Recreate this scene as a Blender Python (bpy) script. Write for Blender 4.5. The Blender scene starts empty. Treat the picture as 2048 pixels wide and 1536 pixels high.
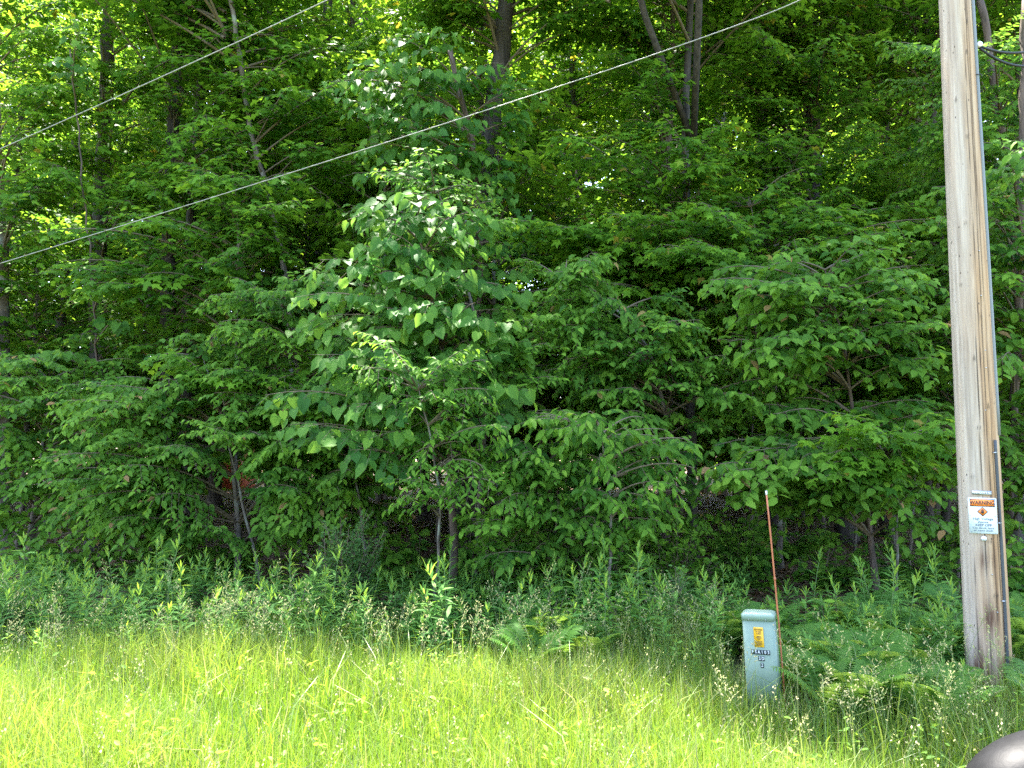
import bpy, math, numpy as np
from mathutils import Vector, Matrix
sc = bpy.context.scene
COL = sc.collection
R = math.radians
# ------------------------------------------------------------------ camera, sky, sun, exposure
EYE = 1.75; PITCH = R(5.0); FPX = 1479.0
cam_data = bpy.data.cameras.new('camera'); cam = bpy.data.objects.new('camera', cam_data); COL.objects.link(cam)
cam.location = (0, 0, EYE); cam.rotation_euler = (R(90) + PITCH, 0, 0)
cam_data.sensor_width = 36; cam_data.lens = 36 * FPX / 2048; cam_data.clip_start = 0.05; cam_data.clip_end = 600
sc.camera = cam
SUN_EL = 66.5; SUN_AZ = -24.0          # azimuth measured clockwise from +Y
w = bpy.data.worlds.new('World'); sc.world = w; w.use_nodes = True
nt = w.node_tree; nt.nodes.clear()
sky = nt.nodes.new('ShaderNodeTexSky'); sky.sky_type = 'NISHITA'; sky.sun_disc = False
sky.sun_elevation = R(SUN_EL); sky.sun_rotation = R(SUN_AZ); sky.air_density = 1.0; sky.dust_density = 2.0; sky.ozone_density = 1.0
bg = nt.nodes.new('ShaderNodeBackground'); bg.inputs[1].default_value = 0.15
wo = nt.nodes.new('ShaderNodeOutputWorld')
nt.links.new(sky.outputs[0], bg.inputs[0]); nt.links.new(bg.outputs[0], wo.inputs[0])
sd = bpy.data.lights.new('sun', 'SUN'); sd.energy = 5.0; sd.angle = R(0.6); sd.color = (1.0, 0.95, 0.86)
sun = bpy.data.objects.new('sun', sd); COL.objects.link(sun)
SV = Vector((math.sin(R(SUN_AZ)) * math.cos(R(SUN_EL)), math.cos(R(SUN_AZ)) * math.cos(R(SUN_EL)), math.sin(R(SUN_EL))))
sun.rotation_euler = SV.to_track_quat('Z', 'Y').to_euler(); sun.location = SV * 60
sc.view_settings.view_transform = 'Standard'; sc.view_settings.look = 'None'
sc.view_settings.exposure = 3.08; sc.view_settings.gamma = 1.0
try: sc.view_settings.use_curve_mapping = False
except Exception: pass
sc.cycles.max_bounces = 7; sc.cycles.diffuse_bounces = 4; sc.cycles.transmission_bounces = 5; sc.cycles.glossy_bounces = 2
sc.cycles.use_denoising = False
sc.cycles.sample_clamp_indirect = 4.0

rng = np.random.default_rng(7)
CP, SP = math.cos(PITCH), math.sin(PITCH)
def P(px, py, Y):
    """the point at world depth Y that the photograph shows at pixel (px, py) of 2048x1536"""
    u = (px - 1024) / FPX; v = (768 - py) / FPX
    dy = CP - v * SP; dz = SP + v * CP
    s = Y / dy
    return np.array([u * s, Y, EYE + dz * s])
def ground_z(x, y):
    return 0.035 * np.sin(x * 0.9 + 0.6) * np.cos(y * 0.7) + 0.02 * np.sin(x * 2.3 + y * 1.7)

# ------------------------------------------------------------------ object helpers
def tag(o, label=None, cat=None, group=None, kind=None):
    if label: o['label'] = label
    if cat: o['category'] = cat
    if group: o['group'] = group
    if kind: o['kind'] = kind
    return o
def link(name, me, parent=None, loc=None):
    o = bpy.data.objects.new(name, me); COL.objects.link(o)
    if parent is not None: o.parent = parent
    if loc is not None: o.location = loc
    return o
def empty(name, loc, rz=0.0):
    o = bpy.data.objects.new(name, None); COL.objects.link(o); o.location = loc; o.rotation_euler = (0, 0, rz)
    o.empty_display_size = 0.2
    return o
def mesh(name, V, F, mats, smooth=False, attrs=None, mat_idx=None):
    """V (n,3); F list of int arrays of polygons of one size each"""
    V = np.asarray(V, dtype=np.float32).reshape(-1, 3)
    if isinstance(F, np.ndarray): F = [F]
    F = [np.asarray(f, dtype=np.int32) for f in F if len(f)]
    loops = np.concatenate([f.ravel() for f in F]); tot = np.concatenate([np.full(len(f), f.shape[1], np.int32) for f in F])
    start = np.concatenate([[0], np.cumsum(tot)[:-1]]).astype(np.int32)
    me = bpy.data.meshes.new(name)
    me.vertices.add(len(V)); me.vertices.foreach_set('co', V.ravel())
    me.loops.add(len(loops)); me.loops.foreach_set('vertex_index', loops)
    me.polygons.add(len(tot)); me.polygons.foreach_set('loop_start', start); me.polygons.foreach_set('loop_total', tot)
    if smooth: me.polygons.foreach_set('use_smooth', np.ones(len(tot), bool))
    if mat_idx is not None: me.polygons.foreach_set('material_index', np.asarray(mat_idx, np.int32))
    me.update(calc_edges=True)
    for m in (mats if isinstance(mats, (list, tuple)) else [mats]): me.materials.append(m)
    for k, (dom, a) in (attrs or {}).items():
        at = me.attributes.new(k, 'FLOAT', dom); at.data.foreach_set('value', np.asarray(a, np.float32))
    return me
def nrm(a):
    return a / np.maximum(np.linalg.norm(a, axis=-1, keepdims=True), 1e-9)
def tube(pts, rad, sides=8, cap=True):
    pts = np.asarray(pts, float); n = len(pts); rad = np.broadcast_to(np.asarray(rad, float), (n,))
    T = nrm(np.gradient(pts, axis=0)); ref = np.array([0.0, 1, 0]) if abs(T[:, 1]).max() < .9 else np.array([1.0, 0, 0])
    A = nrm(np.cross(T, ref)); B = np.cross(T, A)
    an = np.linspace(0, 2 * np.pi, sides, endpoint=False)
    V = pts[:, None] + rad[:, None, None] * (np.cos(an)[None, :, None] * A[:, None] + np.sin(an)[None, :, None] * B[:, None])
    i = np.arange(n - 1)[:, None] * sides; j = np.arange(sides)[None]; j2 = (j + 1) % sides
    Q = np.stack([i + j, i + j2, i + sides + j2, i + sides + j], -1).reshape(-1, 4)
    V = V.reshape(-1, 3); F = [Q]
    if cap: F += [np.arange(sides)[None, ::-1], (np.arange(sides) + (n - 1) * sides)[None]]
    return V, F
def join(parts):
    V = []; by = {}; off = 0
    for v, F in parts:
        V.append(np.asarray(v).reshape(-1, 3))
        for f in (F if isinstance(F, list) else [F]):
            f = np.asarray(f); by.setdefault(f.shape[1], []).append(f + off)
        off += len(V[-1])
    return np.concatenate(V), [np.concatenate(x) for x in by.values()]
def prisms(P0, P1, r0, r1):
    n = len(P0); T = nrm(P1 - P0); A = nrm(np.cross(T, np.array([0.13, 0.31, 0.94]))); B = np.cross(T, A)
    an = np.array([0, 2.094, 4.189]); c, s = np.cos(an), np.sin(an)
    ring = c[None, :, None] * A[:, None] + s[None, :, None] * B[:, None]
    V = np.concatenate([P0[:, None] + ring * np.reshape(r0, (-1, 1, 1)), P1[:, None] + ring * np.reshape(r1, (-1, 1, 1))], 1)
    b = np.arange(n)[:, None, None] * 6
    Q = np.array([[0, 1, 4, 3], [1, 2, 5, 4], [2, 0, 3, 5]])[None] + b
    return V.reshape(-1, 3), Q.reshape(-1, 4)
def bezier(a, c, b, t):
    t = np.asarray(t)[:, None]
    return (1 - t) ** 2 * a + 2 * t * (1 - t) * c + t * t * b
def bezier_t(a, c, b, t):
    t = np.asarray(t)[:, None]
    return nrm(2 * (1 - t) * (c - a) + 2 * t * (b - c))

# ------------------------------------------------------------------ materials
def new_mat(name):
    m = bpy.data.materials.new(name); m.use_nodes = True; t = m.node_tree; t.nodes.clear()
    out = t.nodes.new('ShaderNodeOutputMaterial')
    return m, t, out
def N(t, typ, **kw):
    n = t.nodes.new(typ)
    for k, v in kw.items():
        if k.startswith('i_'):
            key = k[2:]; key = int(key) if key.isdigit() else key.replace('_', ' ')
            n.inputs[key].default_value = v
        else: setattr(n, k, v)
    return n
def ramp(t, stops, fac=None):
    r = t.nodes.new('ShaderNodeValToRGB'); e = r.color_ramp.elements
    e[0].position = stops[0][0]; e[0].color = (*stops[0][1], 1)
    e[1].position = stops[1][0]; e[1].color = (*stops[1][1], 1)
    for p, c in stops[2:]:
        x = e.new(p); x.color = (*c, 1)
    if fac is not None: t.links.new(fac, r.inputs[0])
    return r
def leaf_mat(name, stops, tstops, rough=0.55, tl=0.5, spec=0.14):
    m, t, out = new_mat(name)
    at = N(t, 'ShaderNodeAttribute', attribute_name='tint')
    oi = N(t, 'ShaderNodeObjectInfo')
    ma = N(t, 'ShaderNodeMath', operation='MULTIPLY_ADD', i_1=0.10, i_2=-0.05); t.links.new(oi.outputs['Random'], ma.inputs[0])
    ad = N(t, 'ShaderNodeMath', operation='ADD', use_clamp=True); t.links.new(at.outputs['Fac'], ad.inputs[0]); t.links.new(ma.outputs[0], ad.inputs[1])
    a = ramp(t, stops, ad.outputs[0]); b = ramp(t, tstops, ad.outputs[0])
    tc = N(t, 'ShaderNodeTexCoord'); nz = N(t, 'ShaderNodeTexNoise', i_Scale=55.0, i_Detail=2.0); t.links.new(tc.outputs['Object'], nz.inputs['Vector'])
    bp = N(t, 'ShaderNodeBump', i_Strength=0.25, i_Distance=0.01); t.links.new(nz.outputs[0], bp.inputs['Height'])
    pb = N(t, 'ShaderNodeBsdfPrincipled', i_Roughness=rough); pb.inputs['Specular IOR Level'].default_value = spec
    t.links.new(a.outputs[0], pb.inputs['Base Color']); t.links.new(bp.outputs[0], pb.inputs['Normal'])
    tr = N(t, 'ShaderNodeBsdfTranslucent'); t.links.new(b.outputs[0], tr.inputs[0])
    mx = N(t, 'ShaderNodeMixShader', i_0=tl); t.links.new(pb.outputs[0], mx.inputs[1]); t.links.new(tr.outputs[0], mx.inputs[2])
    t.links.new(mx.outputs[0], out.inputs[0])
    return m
TAN = (0.33, 0.20, 0.09)
M = {}
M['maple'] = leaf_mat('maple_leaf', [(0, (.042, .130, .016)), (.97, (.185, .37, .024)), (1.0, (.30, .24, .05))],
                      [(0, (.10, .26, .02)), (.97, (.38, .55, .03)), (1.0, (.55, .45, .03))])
M['ovate'] = leaf_mat('ovate_leaf', [(0, (.044, .132, .020)), (.9, (.185, .36, .036)), (.965, (.22, .38, .04)), (1.0, TAN)],
                      [(0, (.09, .25, .03)), (.96, (.30, .48, .04)), (1.0, (.5, .3, .12))])
M['heart'] = leaf_mat('heart_leaf', [(0, (.046, .140, .024)), (.8, (.135, .28, .040)), (.97, (.21, .37, .04)), (1.0, (.24, .36, .05))],
                      [(0, (.09, .26, .05)), (1.0, (.34, .52, .04))], rough=.5)
M['leaflet'] = leaf_mat('ash_leaflet', [(0, (.050, .142, .020)), (.9, (.19, .37, .032)), (1.0, (.20, .32, .05))],
                      [(0, (.09, .27, .03)), (1.0, (.34, .52, .04))])
M['smalloval'] = leaf_mat('shrub_leaf', [(0, (.05, .13, .035)), (.9, (.12, .24, .06)), (1.0, (.24, .33, .07))],
                      [(0, (.12, .28, .04)), (1.0, (.36, .5, .06))])
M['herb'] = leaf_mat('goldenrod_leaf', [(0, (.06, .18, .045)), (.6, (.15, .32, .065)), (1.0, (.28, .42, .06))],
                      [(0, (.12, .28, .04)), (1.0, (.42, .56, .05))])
M['fern'] = leaf_mat('fern_frond', [(0, (.045, .13, .028)), (.7, (.09, .21, .035)), (1.0, (.26, .34, .05))],
                      [(0, (.12, .30, .05)), (1.0, (.40, .50, .05))])
M['grass'] = leaf_mat('grass_blade', [(0, (.05, .12, .020)), (.55, (.145, .235, .036)), (.9, (.26, .31, .09)), (.94, (.30, .29, .13)), (1.0, (.34, .29, .17))],
                      [(0, (.12, .28, .015)), (.55, (.27, .40, .025)), (.9, (.40, .45, .07)), (1.0, (.5, .42, .2))], rough=.38, tl=.4, spec=.45)
M['seed'] = leaf_mat('grass_seed_head', [(0, (.20, .28, .07)), (.4, (.42, .40, .18)), (1.0, (.50, .40, .27))],
                      [(0, (.3, .4, .08)), (1.0, (.5, .42, .25))], rough=.6, tl=.3)
M['litter'] = leaf_mat('dead_leaf', [(0, (.07, .035, .018)), (.5, (.16, .085, .045)), (1.0, (.30, .19, .11))],
                      [(0, (.10, .05, .02)), (1.0, (.3, .18, .08))], rough=.7, tl=.15)

def simple(name, col, rough=.6, metal=0.0, noise=None, spec=.4):
    m, t, out = new_mat(name)
    pb = N(t, 'ShaderNodeBsdfPrincipled', i_Roughness=rough, i_Metallic=metal); pb.inputs['Specular IOR Level'].default_value = spec
    if noise:
        sc_, amt = noise
        tc = N(t, 'ShaderNodeTexCoord'); nz = N(t, 'ShaderNodeTexNoise', i_Scale=sc_, i_Detail=5.0, i_Roughness=.65); t.links.new(tc.outputs['Object'], nz.inputs['Vector'])
        lo = tuple(c * (1 - amt) for c in col); hi = tuple(min(1, c * (1 + amt)) for c in col)
        r = ramp(t, [(.3, lo), (.7, hi)], nz.outputs[0]); t.links.new(r.outputs[0], pb.inputs['Base Color'])
        bp = N(t, 'ShaderNodeBump', i_Strength=.15, i_Distance=.004); t.links.new(nz.outputs[0], bp.inputs['Height']); t.links.new(bp.outputs[0], pb.inputs['Normal'])
    else: pb.inputs['Base Color'].default_value = (*col, 1)
    t.links.new(pb.outputs[0], out.inputs[0])
    return m
def bark(name, dark, light, zs=1.6, xs=16.0, lichen=None):
    m, t, out = new_mat(name)
    tc = N(t, 'ShaderNodeTexCoord'); mp = N(t, 'ShaderNodeMapping'); mp.inputs['Scale'].default_value = (xs, xs, zs); t.links.new(tc.outputs['Object'], mp.inputs[0])
    nz = N(t, 'ShaderNodeTexNoise', i_Scale=1.0, i_Detail=6.0, i_Roughness=.7); t.links.new(mp.outputs[0], nz.inputs['Vector'])
    r = ramp(t, [(.35, dark), (.65, light)], nz.outputs[0])
    col = r.outputs[0]
    if lichen:
        n2 = N(t, 'ShaderNodeTexNoise', i_Scale=3.5, i_Detail=5.0); t.links.new(tc.outputs['Object'], n2.inputs['Vector'])
        k = ramp(t, [(.55, (0, 0, 0)), (.66, (1, 1, 1))], n2.outputs[0])
        mx = N(t, 'ShaderNodeMix', data_type='RGBA'); t.links.new(k.outputs[0], mx.inputs[0]); t.links.new(col, mx.inputs[6]); mx.inputs[7].default_value = (*lichen, 1)
        col = mx.outputs[2]
    pb = N(t, 'ShaderNodeBsdfPrincipled', i_Roughness=.85); t.links.new(col, pb.inputs['Base Color'])
    bp = N(t, 'ShaderNodeBump', i_Strength=.9, i_Distance=.03); t.links.new(nz.outputs[0], bp.inputs['Height']); t.links.new(bp.outputs[0], pb.inputs['Normal'])
    t.links.new(pb.outputs[0], out.inputs[0])
    return m
M['bark_dark'] = bark('dark_ridged_bark', (.016, .013, .011), (.075, .060, .050))
M['bark_grey'] = bark('grey_mottled_bark', (.07, .055, .045), (.20, .16, .13), 2.2, 10, (.24, .25, .21))
M['bark_brown'] = bark('brown_bark', (.04, .028, .02), (.15, .10, .075), 2.0, 12)
M['twig'] = simple('twig_bark', (.13, .10, .065), .8, noise=(30, .35))
M['stem'] = simple('green_stem', (.13, .20, .06), .6)

# ground
def ground_mat():
    m, t, out = new_mat('ground_soil_and_litter')
    geo = N(t, 'ShaderNodeNewGeometry')
    n1 = N(t, 'ShaderNodeTexNoise', i_Scale=.6, i_Detail=4.0); n2 = N(t, 'ShaderNodeTexNoise', i_Scale=14.0, i_Detail=6.0, i_Roughness=.7)
    vo = N(t, 'ShaderNodeTexVoronoi', i_Scale=17.0, i_Randomness=1.0)
    for n in (n1, n2, vo): t.links.new(geo.outputs['Position'], n.inputs['Vector'])
    litter = ramp(t, [(0.0, (.06, .032, .018)), (.5, (.15, .085, .048)), (1.0, (.30, .19, .115))], vo.outputs['Color'])
    soil = ramp(t, [(.3, (.045, .05, .015)), (.7, (.10, .12, .03))], n2.outputs[0])
    sep = N(t, 'ShaderNodeSeparateXYZ'); t.links.new(geo.outputs['Position'], sep.inputs[0])
    ad = N(t, 'ShaderNodeMath', operation='MULTIPLY_ADD', i_1=2.0); t.links.new(n1.outputs[0], ad.inputs[0]); t.links.new(sep.outputs[1], ad.inputs[2])
    mr = N(t, 'ShaderNodeMapRange', i_1=7.6, i_2=9.2); t.links.new(ad.outputs[0], mr.inputs[0])
    mx = N(t, 'ShaderNodeMix', data_type='RGBA'); t.links.new(mr.outputs[0], mx.inputs[0]); t.links.new(soil.outputs[0], mx.inputs[6]); t.links.new(litter.outputs[0], mx.inputs[7])
    pb = N(t, 'ShaderNodeBsdfPrincipled', i_Roughness=.9); t.links.new(mx.outputs[2], pb.inputs['Base Color'])
    bp = N(t, 'ShaderNodeBump', i_Strength=.8, i_Distance=.03); t.links.new(n2.outputs[0], bp.inputs['Height']); t.links.new(bp.outputs[0], pb.inputs['Normal'])
    t.links.new(pb.outputs[0], out.inputs[0])
    return m
gx = np.concatenate([[-300, -120, -60], np.linspace(-30, 30, 121), [60, 120, 300]])
gy = np.concatenate([[-300, -100, -30], np.linspace(-6, 40, 93), [60, 120, 300]])
X, Yg = np.meshgrid(gx, gy); Z = ground_z(X, Yg)
V = np.stack([X, Yg, Z], -1).reshape(-1, 3); nx = len(gx)
ii = (np.arange(len(gy) - 1)[:, None] * nx + np.arange(nx - 1)[None]).ravel()
g = link('ground', mesh('ground', V, np.stack([ii, ii + 1, ii + nx + 1, ii + nx], -1), ground_mat(), True)); g['kind'] = 'structure'

# ------------------------------------------------------------------ leaves
def mirrored(left, mid_faces):
    pass
def tmpl(kind):
    if kind == 'ovate':
        V = [(0, 0, 0), (0, .5, -.02), (0, 1.0, -.14), (-.27, .26, .07), (-.25, .62, .04), (.27, .26, .07), (.25, .62, .04)]
        F = [(0, 1, 3), (1, 4, 3), (1, 2, 4), (0, 5, 1), (1, 5, 6), (1, 6, 2)]
    elif kind == 'smalloval':
        V = [(0, 0, 0), (0, 1.0, -.05), (-.30, .35, .06), (-.26, .75, .05), (.30, .35, .06), (.26, .75, .05)]
        F = [(0, 1, 3), (0, 3, 2), (0, 4, 5), (0, 5, 1)]
    elif kind == 'leaflet':
        V = [(0, 0, 0), (0, .5, -.03), (0, 1.0, -.12), (-.19, .3, .05), (-.17, .65, .03), (.19, .3, .05), (.17, .65, .03)]
        F = [(0, 1, 3), (1, 4, 3), (1, 2, 4), (0, 5, 1), (1, 5, 6), (1, 6, 2)]
    elif kind == 'heart':
        V = [(0, .06, 0), (0, .5, -.02), (0, 1.05, -.16), (-.22, -.06, .06), (-.44, .18, .10), (-.36, .6, .05), (.22, -.06, .06), (.44, .18, .10), (.36, .6, .05)]
        F = [(0, 1, 4), (0, 4, 3), (1, 5, 4), (1, 2, 5), (0, 7, 1), (0, 6, 7), (1, 7, 8), (1, 8, 2)]
    elif kind == 'maple':
        V = [(0, .38, .0), (0, .02, 0), (-.36, .04, -.05), (-.27, .30, .03), (-.55, .62, -.07), (-.17, .60, .03), (0, 1.0, -.10),
             (.17, .60, .03), (.55, .62, -.07), (.27, .30, .03), (.36, .04, -.05)]
        F = [(0, i, i + 1) for i in range(1, 10)] + [(0, 10, 1)]
        F = [(a, c, b) for a, b, c in F]
    elif kind == 'maple_far':
        V = [(0, 0, 0), (-.5, .25, -.05), (-.2, .45, .03), (-.25, .9, -.05), (.05, 1.0, -.05), (.22, .5, .03), (.55, .55, -.05), (.3, .05, 0)]
        F = [(0, 2, 1), (0, 5, 2), (2, 4, 3), (2, 5, 4), (0, 7, 5), (5, 7, 6)]
    elif kind == 'quad':
        V = [(0, 0, 0), (-.35, .5, .05), (0, 1, -.05), (.35, .45, .05)]
        F = [(0, 3, 1), (1, 3, 2)]
    elif kind == 'lance':
        V = [(0, 0, 0), (-.075, .35, .0), (.075, .35, .0), (-.05, .7, -.03), (.05, .7, -.03), (0, 1, -.12)]
        F = [(0, 2, 1), (1, 2, 4), (1, 4, 3), (3, 4, 5)]
    return np.array(V, float), np.array(F)
def leaf_arrays(kind, p, d, n, s, tint, wide=1.0):
    """place leaf templates: origin p, direction d, normal n, size s -> V, F, per-face tint"""
    tv, tf = tmpl(kind)
    d = nrm(d); n = nrm(n - (n * d).sum(-1, keepdims=True) * d); x = np.cross(d, n)
    s = np.asarray(s)[:, None, None]
    curl = (0.6 + 1.2 * rng.random((len(p), 1, 1)))
    V = p[:, None] + s * (wide * tv[None, :, 0:1] * x[:, None] + tv[None, :, 1:2] * d[:, None] + curl * tv[None, :, 2:3] * n[:, None])
    F = tf[None] + (np.arange(len(p)) * len(tv))[:, None, None]
    return V.reshape(-1, 3), F.reshape(-1, 3), np.repeat(tint, len(tf))

KIND = {  # leaf size, twig spacing, leaf spacing, twig angle, leaf out-angle mix, twig droop, leaf droop, normal towards open side, wide
    'maple':   dict(t='maple', size=.125, tw=.095, ls=.068, ang=52, droop=.18, ld=.35, face=.55, wide=1.0, pet=.05),
    'ovate':   dict(t='ovate', size=.094, tw=.078, ls=.042, ang=48, droop=.28, ld=.55, face=.55, wide=.95, pet=.004),
    'ovate_big': dict(t='ovate', size=.118, tw=.10, ls=.060, ang=50, droop=.22, ld=.50, face=.60, wide=1.1, pet=.01),
    'heart':   dict(t='heart', size=.135, tw=.13, ls=.088, ang=50, droop=.22, ld=.75, face=.95, wide=1.0, pet=.03),
    'leaflet': dict(t='leaflet', size=.082, tw=.085, ls=.040, ang=48, droop=.35, ld=.45, face=.55, wide=1.0, pet=.003),
    'smalloval': dict(t='smalloval', size=.036, tw=.05, ls=.022, ang=45, droop=.0, ld=.05, face=.6, wide=1.0, pet=.003),
}
MATK = {'maple': 'maple', 'ovate': 'ovate', 'ovate_big': 'ovate', 'heart': 'heart', 'leaflet': 'leaflet', 'smalloval': 'smalloval'}
OPEN = np.array([0.0, -1.0, 0.0])
DENS = 1.35
def spray(a, b, kind, arch=.25, lf=.35, hw=.42, dens=1.0, face=None):
    """one limb from a to b with a flat spray of twigs and leaves; returns leaf arrays and twig segments"""
    k = KIND[kind]; dens = dens * DENS; a = np.asarray(a, float); b = np.asarray(b, float); L = np.linalg.norm(b - a)
    c = (a + b) / 2 + np.array([0, 0, arch * L]) + rng.normal(0, .05 * L, 3)
    n = max(4, int(L * (1 - lf) / k['tw'] * dens))
    t = lf + (1 - lf) * (np.arange(n) + .7 * rng.random(n)) / n
    base = bezier(a, c, b, t); T = bezier_t(a, c, b, t)
    side = nrm(np.cross(T, [0, 0, 1.0])); sg = np.where(np.arange(n) % 2, 1.0, -1.0)
    an = np.radians(k['ang'] + rng.normal(0, 9, n)); an[-1] = 0.05
    k = dict(k); k['droop'] *= rng.uniform(.3, 2.0); k['ld'] *= rng.uniform(.5, 1.35); k['size'] *= rng.uniform(.82, 1.12)
    roll = rng.normal(0, .28) + rng.normal(0, .16, n)
    dr = np.cos(an)[:, None] * T + (np.sin(an) * sg)[:, None] * side
    dr[:, 2] += roll * sg - k['droop'] * (.5 + rng.random(n)); dr = nrm(dr)
    q = (t - lf) / (1 - lf)
    Lk = hw * (0.45 + 1.1 * np.sin(np.pi * np.clip(q * .75 + .2, 0, 1)) * .5) * rng.uniform(.65, 1.2, n)
    Lk *= np.where(q > .8, .8, 1.0)
    m = max(3, int(hw * 1.2 / k['ls']))
    j = np.arange(m)
    u = (j[None] + rng.random((n, m)) * .5 + .4) / m
    # keep real spacing: drop leaves where the twig is short
    keep = rng.random((n, m)) < np.clip((Lk / (hw * .95))[:, None], 0, 1) * .96
    pos = base[:, None] + dr[:, None] * (Lk[:, None] * u)[..., None]
    pos[..., 2] -= k['droop'] * .5 * Lk[:, None] * u * u
    perp = nrm(np.cross(dr, [0, 0, 1.0])); s2 = np.where(j % 2, 1.0, -1.0)
    ld = dr[:, None] * .55 + perp[:, None] * (s2[None, :, None] * .85) + rng.normal(0, .22, (n, m, 3))
    ld = nrm(ld); ld[..., 2] -= k['ld'] * (.6 + .8 * rng.random((n, m))); ld = nrm(ld)
    f = k['face'] if face is None else face
    nn = np.array([0, 0, 1.0]) + OPEN * f * (.5 + rng.random((n, m, 1))) + rng.normal(0, .28, (n, m, 3))
    pos = pos + ld * k['pet'] * (.5 + rng.random((n, m, 1)))
    tipf = np.clip(u * .5 + q[:, None] * .5, 0, 1)
    size = 1.13 * k['size'] * rng.uniform(.7, 1.15, (n, m)) * (1.08 - .3 * tipf * tipf)
    tint = np.clip(.20 + .60 * tipf ** 2.2 + rng.normal(0, .13, (n, m)) + rng.normal(0, .11), 0, .93)  # paler new growth at tips, brightened further so the sprays look lit
    tint = np.where(rng.random((n, m)) < .006 * (1 + 2 * tipf), 1.0, tint)
    K = keep.ravel()
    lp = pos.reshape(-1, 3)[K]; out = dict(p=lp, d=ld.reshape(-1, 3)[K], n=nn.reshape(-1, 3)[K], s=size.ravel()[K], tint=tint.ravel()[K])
    tw = (base, base + dr * Lk[:, None] * .5 + [0, 0, 0], base + dr * Lk[:, None] - np.array([0, 0, 1.0]) * (k['droop'] * .5 * Lk)[:, None])
    lt = np.linspace(0, 1, 9)
    limb = bezier(a, c, b, lt)
    return out, tw, limb
def cat(ls):
    return {k: np.concatenate([x[k] for x in ls]) for k in ls[0]}
def tree_meshes(limbs, kind, dens=1.0, leaf_t=None, max_single=0, limb_r=.016, scale=1.0):
    """limbs: list of (a, b, arch, lf, hw). returns (leaf dict, branch V,F)"""
    leaves = []; parts = []
    T0 = []; T1 = []; T2 = []; r = []
    for L in limbs:
        a, b, arch, lf, hw = L[:5]
        o, tw, limb = spray(a, b, kind, arch, lf, hw, dens)
        leaves.append(o)
        ln = np.linalg.norm(np.asarray(b) - np.asarray(a)); rr = min(limb_r * (.5 + .35 * ln), .05)
        parts.append(tube(limb, np.linspace(rr, .0025, len(limb)), 5, False))
        T0.append(tw[0]); T1.append(tw[1]); T2.append(tw[2])
    T0 = np.concatenate(T0); T1 = np.concatenate(T1); T2 = np.concatenate(T2)
    parts.append(prisms(T0, T2, np.full(len(T0), .0030), np.full(len(T0), .0010)))
    return cat(leaves), join(parts)
LEAF_VARIANTS = {}
def leaf_variant(tk, mk, tint):
    b = int(np.clip(tint, 0, .999) * 6); key = (tk, mk, b)
    if key not in LEAF_VARIANTS:
        V, F, ti = leaf_arrays(tk, np.zeros((1, 3)), np.array([[0, 1.0, 0]]), np.array([[0, 0, 1.0]]), [1.0], np.array([(b + .5) / 6]), KIND_WIDE.get(tk, 1.0))
        LEAF_VARIANTS[key] = mesh('leaf', V, F, M[mk], attrs={'tint': ('FACE', ti)})
    return LEAF_VARIANTS[key]
KIND_WIDE = {}
def single_leaves(root, o, tk, mk, count):
    """the count leaves nearest the camera become leaf objects of their own; returns the rest"""
    d = np.linalg.norm(o['p'] - np.array([0, 0, EYE]), axis=1)
    d = d / o['s'] + rng.random(len(d)) * 4
    idx = np.argsort(d)[:count]
    off = np.array(root.location)
    dd = nrm(o['d'][idx]); nn = o['n'][idx]; nn = nrm(nn - (nn * dd).sum(-1, keepdims=True) * dd); xx = np.cross(dd, nn)
    for q, i in enumerate(idx):
        s = float(o['s'][i]); p = o['p'][i] - off
        ob = bpy.data.objects.new('leaf', leaf_variant(tk, mk, float(o['tint'][i])))
        ob.parent = root
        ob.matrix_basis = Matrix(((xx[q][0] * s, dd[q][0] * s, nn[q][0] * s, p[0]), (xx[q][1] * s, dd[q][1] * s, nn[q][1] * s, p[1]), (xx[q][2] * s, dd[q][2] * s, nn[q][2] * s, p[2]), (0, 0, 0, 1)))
        COL.objects.link(ob)
    k = np.ones(len(d), bool); k[idx] = False
    return {a: b[k] for a, b in o.items()}
def trunk_mesh(pts, rad, mat, sides=12, flare=True, name='trunk'):
    pts = np.asarray(pts, float); rad = np.asarray(rad, float)
    # resample smoothly
    s = np.concatenate([[0], np.cumsum(np.linalg.norm(np.diff(pts, axis=0), axis=1))]); n = max(12, int(s[-1] / .25)); u = np.linspace(0, s[-1], n)
    q = np.stack([np.interp(u, s, pts[:, i]) for i in range(3)], -1)
    for _ in range(3): q[1:-1] = (q[:-2] + 2 * q[1:-1] + q[2:]) / 4
    q[1:-1, :2] += rng.normal(0, .012, (n - 2, 2)); r = np.interp(u, s, rad)
    if flare: r = r * (1 + .55 * np.exp(-u / .22))
    V, F = tube(q, r, sides)
    V = V + rng.normal(0, .035, V.shape) * np.repeat(r, sides)[:, None]
    return mesh(name, V, F, mat, True), q, r
LOD = {'maple': 'maple_far', 'ovate': 'smalloval', 'leaflet': 'smalloval'}
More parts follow.
